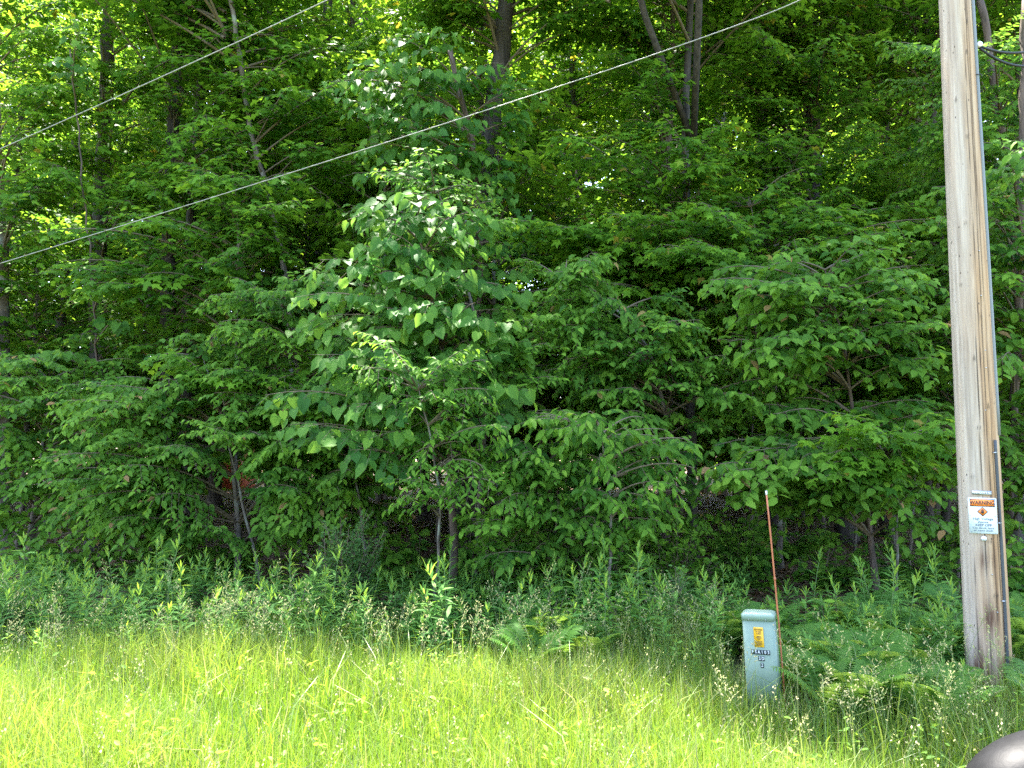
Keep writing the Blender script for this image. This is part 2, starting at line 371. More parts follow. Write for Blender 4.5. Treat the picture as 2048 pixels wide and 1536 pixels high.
def front_tree(name, label, cat_, kind, trunk_px, rad, limbs, mat, single=0, dens=1.0, group=None, extra=None):
    """trunk_px: [(px, py, Y)...]; limbs in world coordinates; extra: more limbs of other kinds"""
    pts = [P(*t) for t in trunk_px]
    b0 = pts[0].copy(); gz = float(ground_z(b0[0], b0[1])); b0[2] = gz - .05
    pts = [b0] + [p for p in pts if p[2] > gz + .1]
    root = empty(name, (b0[0], b0[1], gz)); tag(root, label, cat_, group)
    off = np.array([b0[0], b0[1], gz])
    me, q, r = trunk_mesh(np.array(pts) - off, np.linspace(rad, max(rad * (.12 if pts[-1][2] < 7.5 else .62), .006), len(pts)), M[mat])
    link('trunk', me, root)
    q = q + off
    LL = []
    for L in limbs:
        tip = np.asarray(L[0], float); arch, lf, hw = (list(L[1:]) + [.22, .35, .42][len(L) - 1:])[:3]
        hd = np.linalg.norm(q[:, :2] - tip[:2], axis=1)
        cost = np.abs(q[:, 2] - (tip[2] - .25 * hd)) + .2 * hd
        cost[q[:, 2] < .5] += 5
        LL.append((q[np.argmin(cost)], tip, arch, lf, hw))
    if q[-1][2] < 7.5:
        for a_ in rng.uniform(0, 6.28, 7):
            l_ = rng.uniform(.45, .8); LL.append((q[-1] - [0, 0, .1], q[-1] + np.array([math.cos(a_) * l_, math.sin(a_) * l_, rng.uniform(-.1, .35)]), .2, .1, .34))
    o, br = tree_meshes(LL, kind, dens)
    tk = KIND[kind]['t']; mk = MATK[kind]
    if single: o = single_leaves(root, o, tk, mk, single)
    far = o['p'][:, 1] > (9.7 if tk == 'maple' else 9.0); VF = []; TI = []
    for sel, kk in ((~far, tk), (far, LOD.get(tk, tk))):
        if sel.any():
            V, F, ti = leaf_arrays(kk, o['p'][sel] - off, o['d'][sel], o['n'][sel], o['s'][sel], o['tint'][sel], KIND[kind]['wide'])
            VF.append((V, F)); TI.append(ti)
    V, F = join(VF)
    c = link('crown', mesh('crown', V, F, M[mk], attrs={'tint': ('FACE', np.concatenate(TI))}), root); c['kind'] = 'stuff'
    bw = link('branchwork', mesh('branchwork', br[0] - off, br[1], M['twig'], True), root); bw['kind'] = 'stuff'
    return root
AVOID = [(195, 320, 760, 55), (338, 380, 730, 50), (1635, 110, 370, 75), (1005, -40, 115, 70), (975, 150, 290, 45), (375, 520, 700, 35), (1375, 20, 235, 45), (1160, 180, 440, 40), (640, 350, 560, 35), (1690, 990, 1080, 60)]
def box_tips(x0, y0, x1, y1, n, Y0, Y1, **kw):
    """n limb tips scattered (evenly, jittered) over a pixel box, at depths Y0..Y1"""
    out = []
    cols = max(1, round(math.sqrt(n * (x1 - x0) / max(1, (y1 - y0)) * .45))); rows = max(1, math.ceil(n / cols))
    k = 0
    for i in range(rows):
        for j in range(cols):
            if k >= n: break
            px = x0 + (x1 - x0) * (j + rng.uniform(.1, .9) + .5 * (i % 2) - .25) / cols; py = y0 + (y1 - y0) * (i + rng.uniform(.1, .9)) / rows
            yy_ = rng.uniform(Y0, Y1)
            if yy_ > 8.4 and any(abs(px - a_[0]) < a_[3] and a_[1] < py < a_[2] for a_ in AVOID) and rng.random() < .9: k += 1; continue
            out.append((P(px, py, yy_), kw.get('arch', .22), kw.get('lf', .35), kw.get('hw', .42) * rng.uniform(.8, 1.2))); k += 1
    return out
def at(px, py, Y, arch=.22, lf=.35, hw=.42):
    return (P(px, py, Y), arch, lf, hw)

# ------------------------------------------------------------------ the trees of the wood edge
KIND['heart_big'] = dict(KIND['heart'], size=.14, tw=.15, ls=.095); MATK['heart_big'] = 'heart'
KIND['leaflet_big'] = dict(KIND['leaflet'], size=.12, tw=.12, ls=.055, ld=.75, face=.8); MATK['leaflet_big'] = 'leaflet'
KIND['leaflet_low'] = dict(KIND['leaflet'], size=.085, ls=.05, ld=.2, droop=.1, wide=1.25, face=.7); MATK['leaflet_low'] = 'leaflet'
B = box_tips
front_tree('hornbeam_tree', 'low hornbeam at the left whose long drooping sprays reach over the leaf litter', 'tree', 'ovate',
           [(480, 1130, 9.4), (474, 950, 9.4), (440, 800, 9.5), (400, 700, 9.5)], .045,
           [at(110, 960, 8.3, hw=.5), at(150, 1000, 8.4), at(250, 930, 8.2, hw=.5), at(340, 890, 8.2, hw=.5), at(230, 1040, 8.5), at(310, 990, 8.3), at(430, 860, 8.1, hw=.5),
            at(560, 880, 8.2), at(600, 1000, 8.4), at(440, 1050, 8.4, .1), at(330, 1090, 8.6, .3, .5, .3)] + B(100, 740, 640, 940, 26, 8.2, 9.3, hw=.48) + B(60, 930, 360, 1080, 14, 8.6, 9.6, hw=.45) + B(540, 900, 820, 1080, 14, 8.2, 9.2), 'bark_grey', dens=1.1)
front_tree('hornbeam_tree', 'light green hornbeam with layered sprays just left of the large heart-shaped leaves', 'tree', 'ovate',
           [(650, 1150, 9.3), (625, 900, 9.3), (590, 700, 9.4), (560, 600, 9.4)], .05,
           [at(420, 590, 8.7, hw=.4), at(440, 650, 8.6), at(500, 575, 8.7), at(430, 740, 8.5), at(600, 560, 8.8), at(660, 800, 8.2), at(640, 880, 8.0), at(700, 940, 8.1, .1)]
           + B(430, 570, 700, 860, 26, 8.3, 9.4, hw=.42) + B(640, 780, 800, 1000, 8, 8.0, 8.8, hw=.36), 'bark_grey', dens=1.1)
front_tree('elm_tree', 'dark small-leaved elm filling the left margin above the goldenrod', 'tree', 'ovate',
           [(60, 1140, 10.2), (80, 950, 10.2), (100, 760, 10.2)], .06,
           B(-90, 700, 300, 1090, 46, 9.0, 10.4, hw=.5), 'bark_grey', dens=1.0)
bass = front_tree('basswood_tree', 'young basswood with big heart-shaped leaves at the centre of the wood edge', 'tree', 'heart',
           [(905, 1140, 8.2), (905, 950, 8.2), (885, 700, 8.2), (850, 500, 8.1), (835, 460, 8.1)], .055,
           [at(530, 790, 7.4, .2, .62, .34), at(575, 850, 7.4, .2, .6, .34), at(640, 520, 7.5, .2, .55, .38), at(620, 590, 7.4, .2, .55, .4), at(700, 900, 7.1, .2, .5), at(760, 870, 7.0, hw=.4),
            at(1040, 780, 7.3, hw=.4), at(1010, 830, 7.3)] + B(620, 560, 1060, 860, 44, 7.1, 8.4, hw=.44) + B(700, 420, 980, 580, 14, 7.3, 8.3, hw=.36), 'bark_brown', single=300)
front_tree('basswood_tree', 'heart-leaved basswood growing up in front of the forked dark trunk at the top', 'tree', 'heart_big',
           [(960, 1130, 10.6), (965, 800, 10.6), (960, 500, 10.5), (950, 300, 10.4), (900, 100, 10.3)], .06,
           [at(665, 165, 9.6, .25, .5), at(790, 75, 9.6, .2, .5), at(700, 200, 9.6, .2, .5), at(880, 60, 9.7, .2, .5)] + B(690, 120, 1060, 420, 34, 9.5, 10.4, hw=.46) + B(880, 380, 1060, 620, 12, 9.6, 10.4, hw=.4),
           'bark_brown', single=220)
front_tree('basswood_tree', 'slender basswood showing a few pale round leaves beside the far left trunks', 'tree', 'heart_big',
           [(190, 1120, 11.0), (200, 800, 11.0), (180, 500, 11.0), (140, 100, 11.0)], .018,
           [at(160, 60, 10.2), at(130, 110, 10.2), at(220, 560, 10.2, .2, .6, .3), at(130, 700, 10.0, .2, .6, .3), at(60, 710, 10.0, .2, .7, .3), at(240, 640, 10.1, .2, .7, .25)], 'bark_brown')
front_tree('ash_sapling', 'ash sapling with small paired leaflets low in the middle, below the basswood', 'tree', 'leaflet',
           [(870, 1190, 7.5), (885, 1000, 7.4), (860, 850, 7.2), (835, 760, 7.2)], .018,
           B(790, 770, 1010, 1000, 26, 6.7, 7.5, hw=.30, lf=.25), 'bark_grey', dens=1.1)
front_tree('ash_tree', 'thin ash whose feathery top stands above the basswood leaves', 'tree', 'leaflet_low',
           [(950, 1130, 8.7), (975, 800, 8.7), (930, 520, 8.6), (870, 370, 8.5)], .035,
           B(830, 380, 1030, 560, 16, 8.0, 8.8, hw=.36, lf=.3) + B(1000, 640, 1130, 800, 10, 7.5, 8.3, hw=.36), 'bark_grey')
front_tree('hornbeam_tree', 'hornbeam with a long arching top that leans left over the centre right', 'tree', 'ovate',
           [(1290, 1150, 8.9), (1340, 900, 8.8), (1310, 700, 8.7), (1240, 610, 8.6), (1130, 548, 8.4)], .04,
           [at(1112, 542, 8.2, .1, .2, .2), at(1160, 570, 8.2, .1, .2, .28), at(1600, 750, 8.0, .2, .45, .36), at(1450, 710, 8.0), at(1400, 640, 8.1), at(1500, 790, 7.9), at(1060, 640, 8.0)]
           + B(1050, 590, 1430, 900, 44, 7.8, 9.0, hw=.42) + B(1000, 900, 1440, 1130, 26, 7.7, 8.8, hw=.40), 'bark_grey', dens=1.1)
front_tree('hickory_sapling', 'hickory sapling with bright drooping leaflets right of centre', 'tree', 'leaflet_big',
           [(1215, 1190, 7.3), (1225, 1040, 7.3), (1210, 900, 7.2), (1200, 850, 7.2)], .02,
           [at(1140, 850, 6.8), at(1380, 880, 6.9), at(1350, 970, 6.8)] + B(1120, 830, 1390, 1000, 20, 6.7, 7.5, hw=.34, lf=.25), 'bark_grey', single=200)
front_tree('hornbeam_tree', 'short hornbeam hanging over the shrubs below the bright hickory leaflets', 'tree', 'ovate',
           [(1120, 1180, 7.8), (1110, 1050, 7.8), (1090, 930, 7.7)], .025,
           B(960, 880, 1200, 1120, 26, 7.0, 7.8, hw=.36) + B(1180, 980, 1320, 1080, 6, 7.0, 7.8, hw=.3), 'bark_grey')
front_tree('cherry_tree', 'cherry tree with oval leaves in tiers left of the utility pole, above the orange marker', 'tree', 'ovate_big',
           [(1750, 1150, 8.6), (1725, 950, 8.6), (1690, 700, 8.5), (1650, 540, 8.4)], .045,
           [at(1420, 560, 7.8, .2, .4, .4), at(1440, 950, 7.3, .2, .45, .42), at(1500, 980, 7.3), at(1600, 940, 7.2, hw=.45), at(1880, 1050, 7.3, .25, .45, .36), at(1800, 1000, 7.3), at(1860, 980, 7.5), at(1700, 960, 7.2)]
           + B(1440, 520, 1880, 760, 38, 7.6, 8.8, hw=.45) + B(1400, 880, 1880, 1000, 28, 7.2, 8.2, hw=.42) + B(1500, 780, 1900, 900, 14, 7.8, 8.8, hw=.42), 'bark_brown', single=220)
front_tree('maple_sapling', 'bright yellow-green maple sapling behind the orange marker tip', 'tree', 'maple',
           [(1790, 1150, 7.8), (1800, 1000, 7.7), (1760, 880, 7.5)], .018,
           B(1620, 865, 1840, 970, 10, 7.0, 7.5, hw=.34, lf=.25), 'bark_grey', single=150)
front_tree('maple_tree', 'sugar maple with tiered plates of leaves at the centre right, behind the arching hornbeam', 'tree', 'maple',
           [(1385, 1110, 11.2), (1382, 800, 11.2), (1375, 500, 11.2), (1370, 200, 11.2), (1385, -60, 11.2)], .08,
           B(1020, 420, 1450, 760, 46, 9.0, 11.0, hw=.5) + B(1080, 230, 1480, 430, 26, 9.4, 11.4, hw=.5), 'bark_dark')
front_tree('maple_tree', 'sugar maple with a pale leafy shelf hanging at the top right of centre', 'tree', 'maple',
           [(1330, 1105, 12.4), (1340, 700, 12.4), (1335, 400, 12.4), (1345, 100, 12.4), (1350, -300, 12.4)], .06,
           B(1180, 20, 1370, 190, 12, 9.6, 11.6, hw=.5) + B(1000, -120, 1500, 60, 16, 10.2, 12.4, hw=.55), 'bark_brown')
front_tree('maple_tree', 'large dark-trunked maple with flared roots, seen over the green box and left of the pole', 'tree', 'maple',
           [(1692, 1086, 14.0), (1690, 1000, 14.0), (1640, 600, 14.0), (1628, 350, 14.0), (1622, 130, 14.0), (1600, -200, 14.0)], .18,
           B(1400, 40, 1800, 330, 34, 10.6, 13.0, hw=.55) + B(1560, 300, 1900, 500, 16, 10.5, 13.0, hw=.55) + B(1380, -150, 1800, 40, 16, 11, 13.5, hw=.6), 'bark_dark')
front_tree('maple_tree', 'maple filling the wood edge just left of the utility pole at mid height', 'tree', 'maple',
           [(1560, 1110, 10.9), (1555, 800, 10.8), (1530, 560, 10.7), (1500, 400, 10.6)], .05,
           B(1230, 400, 1880, 600, 44, 8.8, 10.4, hw=.5) + B(1400, 600, 1700, 860, 14, 9.4, 10.8, hw=.45), 'bark_grey')
front_tree('cherry_tree', 'cherry tree with hanging tiers of oval leaves right behind the utility pole', 'tree', 'ovate_big',
           [(2010, 1110, 9.4), (2030, 800, 9.3), (2040, 400, 9.2), (2050, 0, 9.2)], .06,
           B(1940, 250, 2260, 1080, 60, 7.6, 9.4, hw=.45) + B(1820, 360, 1960, 620, 10, 8.2, 9.4, hw=.4), 'bark_brown')
front_tree('elm_tree', 'elm with small bright leaves at the top right, beside the black cable', 'tree', 'ovate',
           [(2080, 1100, 10.8), (2060, 700, 10.8), (2010, 300, 10.7), (1960, 0, 10.7)], .08,
           B(1780, 60, 2200, 420, 44, 9.2, 11.0, hw=.5), 'bark_brown')
# big trunks and their maple crowns, left to right
def maple(label, tr, rad, limbs, mat='bark_dark', kind='maple', name='maple_tree'):
    return front_tree(name, label, 'tree', kind, tr, rad, limbs, mat)
maple('maple with pale bark at the very left edge of the photo', [(0, 1110, 12.2), (5, 800, 12.2), (2, 500, 12.2), (-20, 100, 12.2), (-30, -300, 12.2)], .14,
      B(-120, 240, 230, 640, 34, 10.4, 12.6, hw=.55) + B(-120, -60, 200, 240, 18, 10.8, 12.8, hw=.6), 'bark_grey')
maple('thick dark maple trunk first in from the left edge, with reddish bark near the wires', [(192, 1096, 13.0), (194, 800, 13.0), (197, 500, 13.0), (212, 200, 13.0), (220, -100, 13.0), (225, -400, 13.0)], .15,
      B(120, 300, 420, 700, 32, 10.4, 12.8, hw=.55) + B(60, -40, 420, 300, 26, 11, 13.4, hw=.6))
maple('dark maple trunk second from the left, crossed by the lower wire', [(325, 1105, 12.6), (330, 800, 12.6), (336, 600, 12.6), (338, 400, 12.6), (355, 150, 12.6), (370, -300, 12.6)], .14,
      B(250, 480, 560, 740, 22, 10.0, 12.0, hw=.5) + B(300, 120, 640, 480, 26, 10.6, 13, hw=.55) + B(300, -160, 700, 120, 16, 11, 13.5, hw=.6))
maple('slim dark maple standing close right of the second thick left trunk', [(372, 1090, 13.8), (374, 700, 13.8), (378, 500, 13.8), (400, 200, 13.8), (405, -200, 13.8)], .11,
      B(360, 300, 640, 560, 18, 12, 14.4, hw=.55))
maple('leaning pale thin maple crossing the gap under the lower wire, left of centre', [(600, 1110, 11.6), (585, 800, 11.6), (575, 560, 11.6), (535, 380, 11.6), (500, 260, 11.6), (482, 120, 11.6), (440, -100, 11.6)], .055,
      B(430, 60, 760, 330, 18, 10.4, 12, hw=.5), 'bark_grey')
maple('straight dark maple trunk left of the heart-leaved basswood', [(640, 1075, 15.0), (640, 700, 15.0), (640, 400, 15.0), (655, 100, 15.0), (660, -200, 15.0)], .14,
      B(560, 20, 880, 380, 24, 12, 15, hw=.6))
maple('thin dark maple between the leaning pale trunk and the third dark trunk', [(540, 1068, 16.2), (540, 700, 16.2), (535, 400, 16.2), (540, 0, 16.2)], .11,
      B(440, 120, 700, 420, 14, 14, 17, hw=.6))
maple('largest forked dark maple at the top centre', [(925, 1120, 11.6), (925, 900, 11.6), (945, 600, 11.6), (965, 380, 11.6), (985, 220, 11.6), (1010, 60, 11.6), (1022, -200, 11.6)], .20,
      [at(930, 80, 11.4, .1, .8, .3), at(1260, 60, 11)] + B(880, -100, 1260, 60, 16, 10.4, 13, hw=.6) + B(700, -100, 960, 90, 14, 10.4, 13, hw=.6))
maple('slender dark maple standing alone in the yellow gap right of the top-centre fork', [(1170, 1060, 16.6), (1168, 700, 16.6), (1163, 440, 16.6), (1152, 250, 16.6), (1140, 120, 16.6), (1150, -100, 16.6)], .075,
      B(1040, 40, 1250, 180, 9, 15, 17, hw=.5) + B(1050, 380, 1250, 520, 9, 13, 16.5, hw=.5))
maple('dark maple behind the right maple shelf, its trunk showing beside the tall cherry tiers', [(1775, 1075, 15.2), (1772, 700, 15.2), (1770, 300, 15.2), (1770, -100, 15.2)], .13,
      B(1700, 100, 1920, 380, 14, 13, 15.5, hw=.6) + B(1700, 640, 1900, 860, 8, 11, 14, hw=.5))
maple('thin dark maple at the top right next to the pole', [(1890, 1090, 13.4), (1885, 600, 13.4), (1865, 200, 13.4), (1850, 0, 13.4), (1845, -200, 13.4)], .075,
      B(1760, -60, 1960, 120, 9, 12, 13.8, hw=.55))
maple('dark maple in the deep shade right of the utility pole', [(2025, 1100, 12.8), (2030, 700, 12.8), (2040, 300, 12.8), (2050, -200, 12.8)], .12,
      B(1940, -100, 2250, 100, 12, 11, 13.4, hw=.6))
maple('pale thin-barked sapling in the dark gap beside the basswood stem', [(772, 1090, 13.4), (772, 900, 13.4), (768, 700, 13.4), (760, 400, 13.4)], .045,
      B(700, 330, 900, 560, 10, 12, 13.6, hw=.5), 'bark_grey')
front_tree('maple_tree', 'young maple with bright leaf plates between the second thick trunk and the straight dark trunk', 'tree', 'maple',
           [(475, 1130, 10.9), (470, 800, 10.9), (480, 500, 10.8), (470, 360, 10.7)], .035, B(390, 330, 640, 600, 30, 9.4, 11.2, hw=.46) + B(60, 420, 320, 640, 12, 9.6, 10.6, hw=.46), 'bark_grey')
# saplings whose bare stems show against the forest floor
for (px, Y, top, lean, lab) in ((1500, 12.0, 690, 10, 'thin sapling stem in the dark gap behind the orange marker'),
                           (1912, 9.6, 860, 30, 'pale slanting sapling stem just left of the warning sign'),
                           (745, 8.6, 960, -40, 'grey leaning sapling stem in the dark hollow below the basswood'),
                           (1708, 12.6, 960, 5, 'pale thin stem standing in front of the flared dark trunk'),
                           (1815, 9.8, 980, 12, 'pale thin stem under the lowest cherry tier'),
                           (530, 9.0, 930, -70, 'bare thin stem leaning over the leaf litter at the left')):
    gy_ = 897 + 2588 / Y
    front_tree('sapling', lab, 'sapling', 'maple', [(px, gy_, Y), (px + lean * .4, (gy_ + top) / 2, Y), (px + lean, top, Y), (px + lean * 1.3, top - 160, Y)], .022,
               B(px - 120, top - 200, px + 140, top - 20, 6, Y - .6, Y + .8, hw=.36), 'bark_grey')

# ------------------------------------------------------------------ deeper wood: shared crowns on trees of their own
def proto_crown(h, rad, n, z0=1.6, lk=None):
    limbs = []
    for i in range(n):
        z = z0 + (h - z0) * (i + rng.random()) / n
        a = rng.uniform(0, 2 * np.pi); rr = rad * (1 - .55 * ((z - z0) / (h - z0)) ** 2) * rng.uniform(.55, 1.1)
        zz = max(.8, z - .35 * rr)
        limbs.append(((0, 0, zz), (math.cos(a) * rr, math.sin(a) * rr, z + .1 * rr), .15, .18, .62))
    old = dict(KIND['maple']); KIND['maple'].update(**(lk or dict(size=.135, tw=.15, ls=.10, face=.15)))
    o, br = tree_meshes(limbs, 'maple'); KIND['maple'].update(old)
    V, F, ti = leaf_arrays('maple_far', o['p'], o['d'], o['n'], o['s'], o['tint'])
    return mesh('crown', V, F, M['maple'], attrs={'tint': ('FACE', ti)}), mesh('branchwork', br[0], br[1], M['twig'], True)
protos = [proto_crown(h, r_, n) for h, r_, n in ((15, 3.0, 85), (16, 3.4, 95), (13, 2.6, 75))]
NEAR = dict(size=.125, tw=.12, ls=.08, face=.4)
unders = [proto_crown(6.6, 1.7, 60, 1.7, NEAR), proto_crown(5.4, 1.6, 52, 1.5, NEAR)]
tm, _, _ = trunk_mesh(np.array([(0, 0, -.1), (.05, .03, 4), (-.05, .05, 8), (.05, 0, 13)]), np.array([.14, .12, .09, .03]), M['bark_dark'])
tm2, _, _ = trunk_mesh(np.array([(0, 0, -.1), (.15, .03, 4), (.1, .05, 8), (.3, 0, 13)]), np.array([.10, .085, .06, .02]), M['bark_grey'])
tu, _, _ = trunk_mesh(np.array([(0, 0, -.1), (.06, .03, 2), (-.03, .05, 4), (.0, 0, 6)]), np.array([.04, .035, .025, .01]), M['bark_grey'])
def copy_tree(x, y, crown, trunk, name, label, group, smin=.85, smax=1.15):
    root = empty(name, (x, y, float(ground_z(x, y))), rng.uniform(0, 6.28)); tag(root, label, 'tree', group)
    s = rng.uniform(smin, smax); root.scale = (s, s, s)
    link('trunk', trunk, root)
    k = link('crown', crown[0], root); k['kind'] = 'stuff'
    k2 = link('branchwork', crown[1], root); k2['kind'] = 'stuff'
def side_of(x, y):
    px = x / y * FPX
    return 'left' if px < -340 else ('right' if px > 340 else 'middle')
for i, px in enumerate(np.linspace(-120, 2180, 17)):
    y = (11.6, 13.2, 12.3, 14.0)[i % 4] + rng.uniform(-.3, .3); px += rng.uniform(-40, 40); x = (px - 1024) / FPX * y
    if min(abs(px - q) for q in (200, 338, 1640)) < 120: continue
    copy_tree(x, y, unders[i % 2], tu, 'young_maple_tree', 'young maple in shade close behind the edge trees, %s third of the photo' % side_of(x, y), 'young maples behind the edge trees', .9, 1.2)
i = 0
for Yr, sp, jit in ((15.4, 3.2, .8), (18.6, 3.2, 1.1), (22, 3.4, 1.2), (26, 3.6, 1.3), (30.5, 4.0, 1.4)):
    half = Yr * .74 + 2
    for x in np.arange(-half, half + .1, sp):
        x += rng.uniform(-jit, jit); y = Yr + rng.uniform(-1.1, 1.1); i += 1
        copy_tree(x, y, protos[i % 3], tm if i % 3 else tm2, 'maple_tree', 'maple deeper in the wood, showing only in bits through the leaves of the %s third' % side_of(x, y), 'maples deeper in the wood',
                  .9 if Yr < 20 else .055 * Yr, 1.15 if Yr < 20 else .064 * Yr)
for i, px in enumerate(np.linspace(-200, 2250, 22)):
    y = (16.5, 19.5, 24.0, 28.5)[i % 4] + rng.uniform(-1, 1); x = (px + rng.uniform(-60, 60) - 1024) / FPX * y
    copy_tree(x, y, unders[i % 2], tu, 'young_maple_tree', 'young maple standing deeper in the wood, %s third of the photo' % side_of(x, y), 'young maples deeper in the wood', 1.0, 1.5)
upper = [proto_crown(13.5, 3.0, 55, 8.8), proto_crown(14.5, 3.2, 60, 9.2)]  # canopy above the view, added to lengthen the shade over the verge
ui = 0
for root in [o for o in bpy.data.objects if o.type == 'EMPTY' and o.name.startswith('maple_tree') and 'group' not in o and o.location.y > 10.9]:
    tr_ = [c for c in root.children if c.name.startswith('trunk')][0]
    tz_ = max(v.co.z for v in tr_.data.vertices)
    if tz_ < 7: continue
    top_ = [v.co for v in tr_.data.vertices if v.co.z > tz_ - .2][0]; ui += 1
    if root.location.x < 1.0 and ui % 2 and not (-4 < root.location.x and root.location.y < 12.3): continue
    k = link('crown', upper[ui % 2][0], root, (top_.x * .9, top_.y, 0)); k['kind'] = 'stuff'; k.rotation_euler = (0, 0, ui * 1.3)
    k = link('branchwork', upper[ui % 2][1], root, (top_.x * .9, top_.y, 0)); k['kind'] = 'stuff'; k.rotation_euler = (0, 0, ui * 1.3)
    k = link('trunk', mesh('trunk', *tube([(top_.x, top_.y, tz_ - .3), (top_.x * .95, top_.y, 13.5)], [.05, .02], 8), M['bark_dark'], True), root)
    if abs(top_.x + root.location.x - 2.7) < .6 and root.location.y < 11.6:       # extra crowns and limbs added out of view to shade the fern bed
        for dx, dy, dz, q_ in ((-1.5, -1.6, .1, .9), (-.3, -2.0, .3, .8)):
            k = link('crown', upper[1][0], root, (top_.x + dx, top_.y + dy, dz)); k['kind'] = 'stuff'; k.scale = (q_, q_, .95)
            k = link('branchwork', upper[1][1], root, (top_.x + dx, top_.y + dy, dz)); k['kind'] = 'stuff'; k.scale = (q_, q_, .95)
            k = link('limb', mesh('limb', *tube([(top_.x, top_.y, 6.5), (top_.x + dx * .6, top_.y + dy * .6, 8.0), (top_.x + dx, top_.y + dy, 9.6), (top_.x + dx, top_.y + dy, 12)], [.055, .05, .035, .015], 8), M['bark_dark'], True), root)
# far wood beyond a sunny clearing
def clump_field(n, x0, x1, y0, y1, h, size, dens_low=1.0):
    nc = n // 90
    cx = rng.uniform(x0, x1, nc); cy = rng.uniform(y0, y1, nc); cz = h * rng.random(nc) ** .85 + .3
    p = np.stack([cx, cy, cz], -1)[:, None] + rng.normal(0, 1, (nc, 90, 3)) * np.array([.9, .9, .35])
    p = p.reshape(-1, 3); p[:, 2] = np.abs(p[:, 2]); m = len(p)
    a = rng.uniform(0, 6.28, m); d = np.stack([np.cos(a), np.sin(a), -.35 + 0 * a], -1)
    nn = np.array([0, 0, 1.0]) + rng.normal(0, .45, (m, 3))
    tint = np.clip(.5 + rng.normal(0, .18, m), 0, .93)
    return leaf_arrays('quad', p, d, nn, rng.uniform(.7, 1.3, m) * size, tint, 1.4)
V, F, ti = clump_field(120000, -46, 46, 38, 56, 28, .36)
fw = link('distant_wood', mesh('distant_wood', V, F, M['maple'], attrs={'tint': ('FACE', ti)}))
tag(fw, 'far-off sunlit wood glimpsed through gaps between the trunks', 'woods', kind='stuff')
V, F, ti = clump_field(20000, -34, 34, 24, 31, 2.6, .17)
kp = ~((np.abs(V.reshape(-1, 4, 3)[:, 0, 0] / V.reshape(-1, 4, 3)[:, 0, 1] + .41) < .022))
V4 = V.reshape(-1, 4, 3)[kp]; ti = ti.reshape(-1, 2)[kp].ravel(); tf_ = tmpl('quad')[1]
F = (tf_[None] + (np.arange(len(V4)) * 4)[:, None, None]).reshape(-1, 3)
tag(link('brush', mesh('brush', V4.reshape(-1, 3), F, M['maple'], attrs={'tint': ('FACE', ti)})), 'low leafy brush growing across the far side of the wood', 'brush', kind='stuff')
for x, y in [(rng.uniform(-34, 34), rng.uniform(36, 46)) for _ in range(26)]:
    t_ = link('far_tree_trunk', tm, loc=(x, y, 0)); t_.scale = (1.4, 1.4, 2.0); tag(t_, 'dark trunk of a tree in the distant wood', 'tree', 'trunks in the distant wood')

# ------------------------------------------------------------------ shrubs under the trees
def shrub(name, label, kind, base, n, r, h, lf=.15, hw=.2, bias=0.0, mat='bark_grey', low=.25):
    x, y = base[:2]; z = float(ground_z(x, y)); root = empty(name, (x, y, z)); tag(root, label, 'shrub')
    limbs = []
    for i in range(n):
        a = rng.uniform(0, 6.28); q = math.sqrt(rng.random())
        tip = (x + math.cos(a) * r * q + bias, y + math.sin(a) * r * q * .8 - .1, z + h * (low + (1 - low) * rng.random()) * (1 - .35 * q * q))
        limbs.append(((x + rng.normal(0, .05), y + rng.normal(0, .05), z), tip, rng.uniform(.0, .2), lf, hw))
    o, br = tree_meshes(limbs, kind, .8, limb_r=.009)
    off = np.array([x, y, z]); V, F, ti = leaf_arrays(KIND[kind]['t'], o['p'] - off, o['d'], o['n'], o['s'], o['tint'], KIND[kind]['wide'])
    c = link('leaves', mesh('leaves', V, F, M[MATK[kind]], attrs={'tint': ('FACE', ti)}), root); c['kind'] = 'stuff'
    b = link('stems', mesh('stems', br[0] - off, br[1], M['twig'], True), root); b['kind'] = 'stuff'
def gp(px, Y): return ((px - 1024) / FPX * Y, Y)
shrub('honeysuckle_shrub', 'rounded shrub of small oval leaves standing in front of the dark hollow left of centre', 'smalloval', gp(700, 7.5), 44, .42, 1.30, hw=.17)
shrub('honeysuckle_shrub', 'low small-leaved shrub at the left foot of the rounded shrub', 'smalloval', gp(600, 7.4), 20, .42, .70, hw=.15)
shrub('ash_shrub', 'broad leafy shrub at the foot of the centre hornbeam, above the goldenrod', 'leaflet_low', gp(1180, 7.8), 34, .75, 1.05, hw=.24)
shrub('ash_shrub', 'leafy shrub under the basswood just left of the broad centre shrub', 'leaflet_low', gp(1010, 7.9), 24, .5, 1.35, hw=.24)
shrub('ash_shrub', 'dark leafy shrub under the right end of the bright hickory leaflets', 'leaflet_low', gp(1350, 8.4), 24, .6, 1.3, hw=.24)
shrub('ash_shrub', 'pale bush behind the goldenrod midway between the centre shrub and the green box', 'leaflet_low', gp(1330, 7.2), 16, .42, .75, hw=.2)
shrub('dogwood_shrub', 'shaded broad-leaved shrub under the cherry tiers left of the pole', 'ovate_big', gp(1800, 9.2), 20, .6, 1.0, hw=.26)
shrub('dogwood_shrub', 'shaded shrub left of the flared trunk beyond the orange marker', 'ovate_big', gp(1640, 9.6), 14, .5, .7, hw=.24)
shrub('dogwood_shrub', 'dark shrub in the hollow under the basswood', 'ovate_big', gp(850, 9.4), 16, .6, 1.1, hw=.26)
shrub('dogwood_shrub', 'dark shrub right of the utility pole behind the ferns', 'ovate_big', gp(2010, 7.9), 22, .6, 1.15, hw=.26)
shrub('dogwood_shrub', 'shaded shrub behind the goldenrod near the left edge', 'ovate_big', gp(140, 9.6), 18, .8, .9, hw=.26)

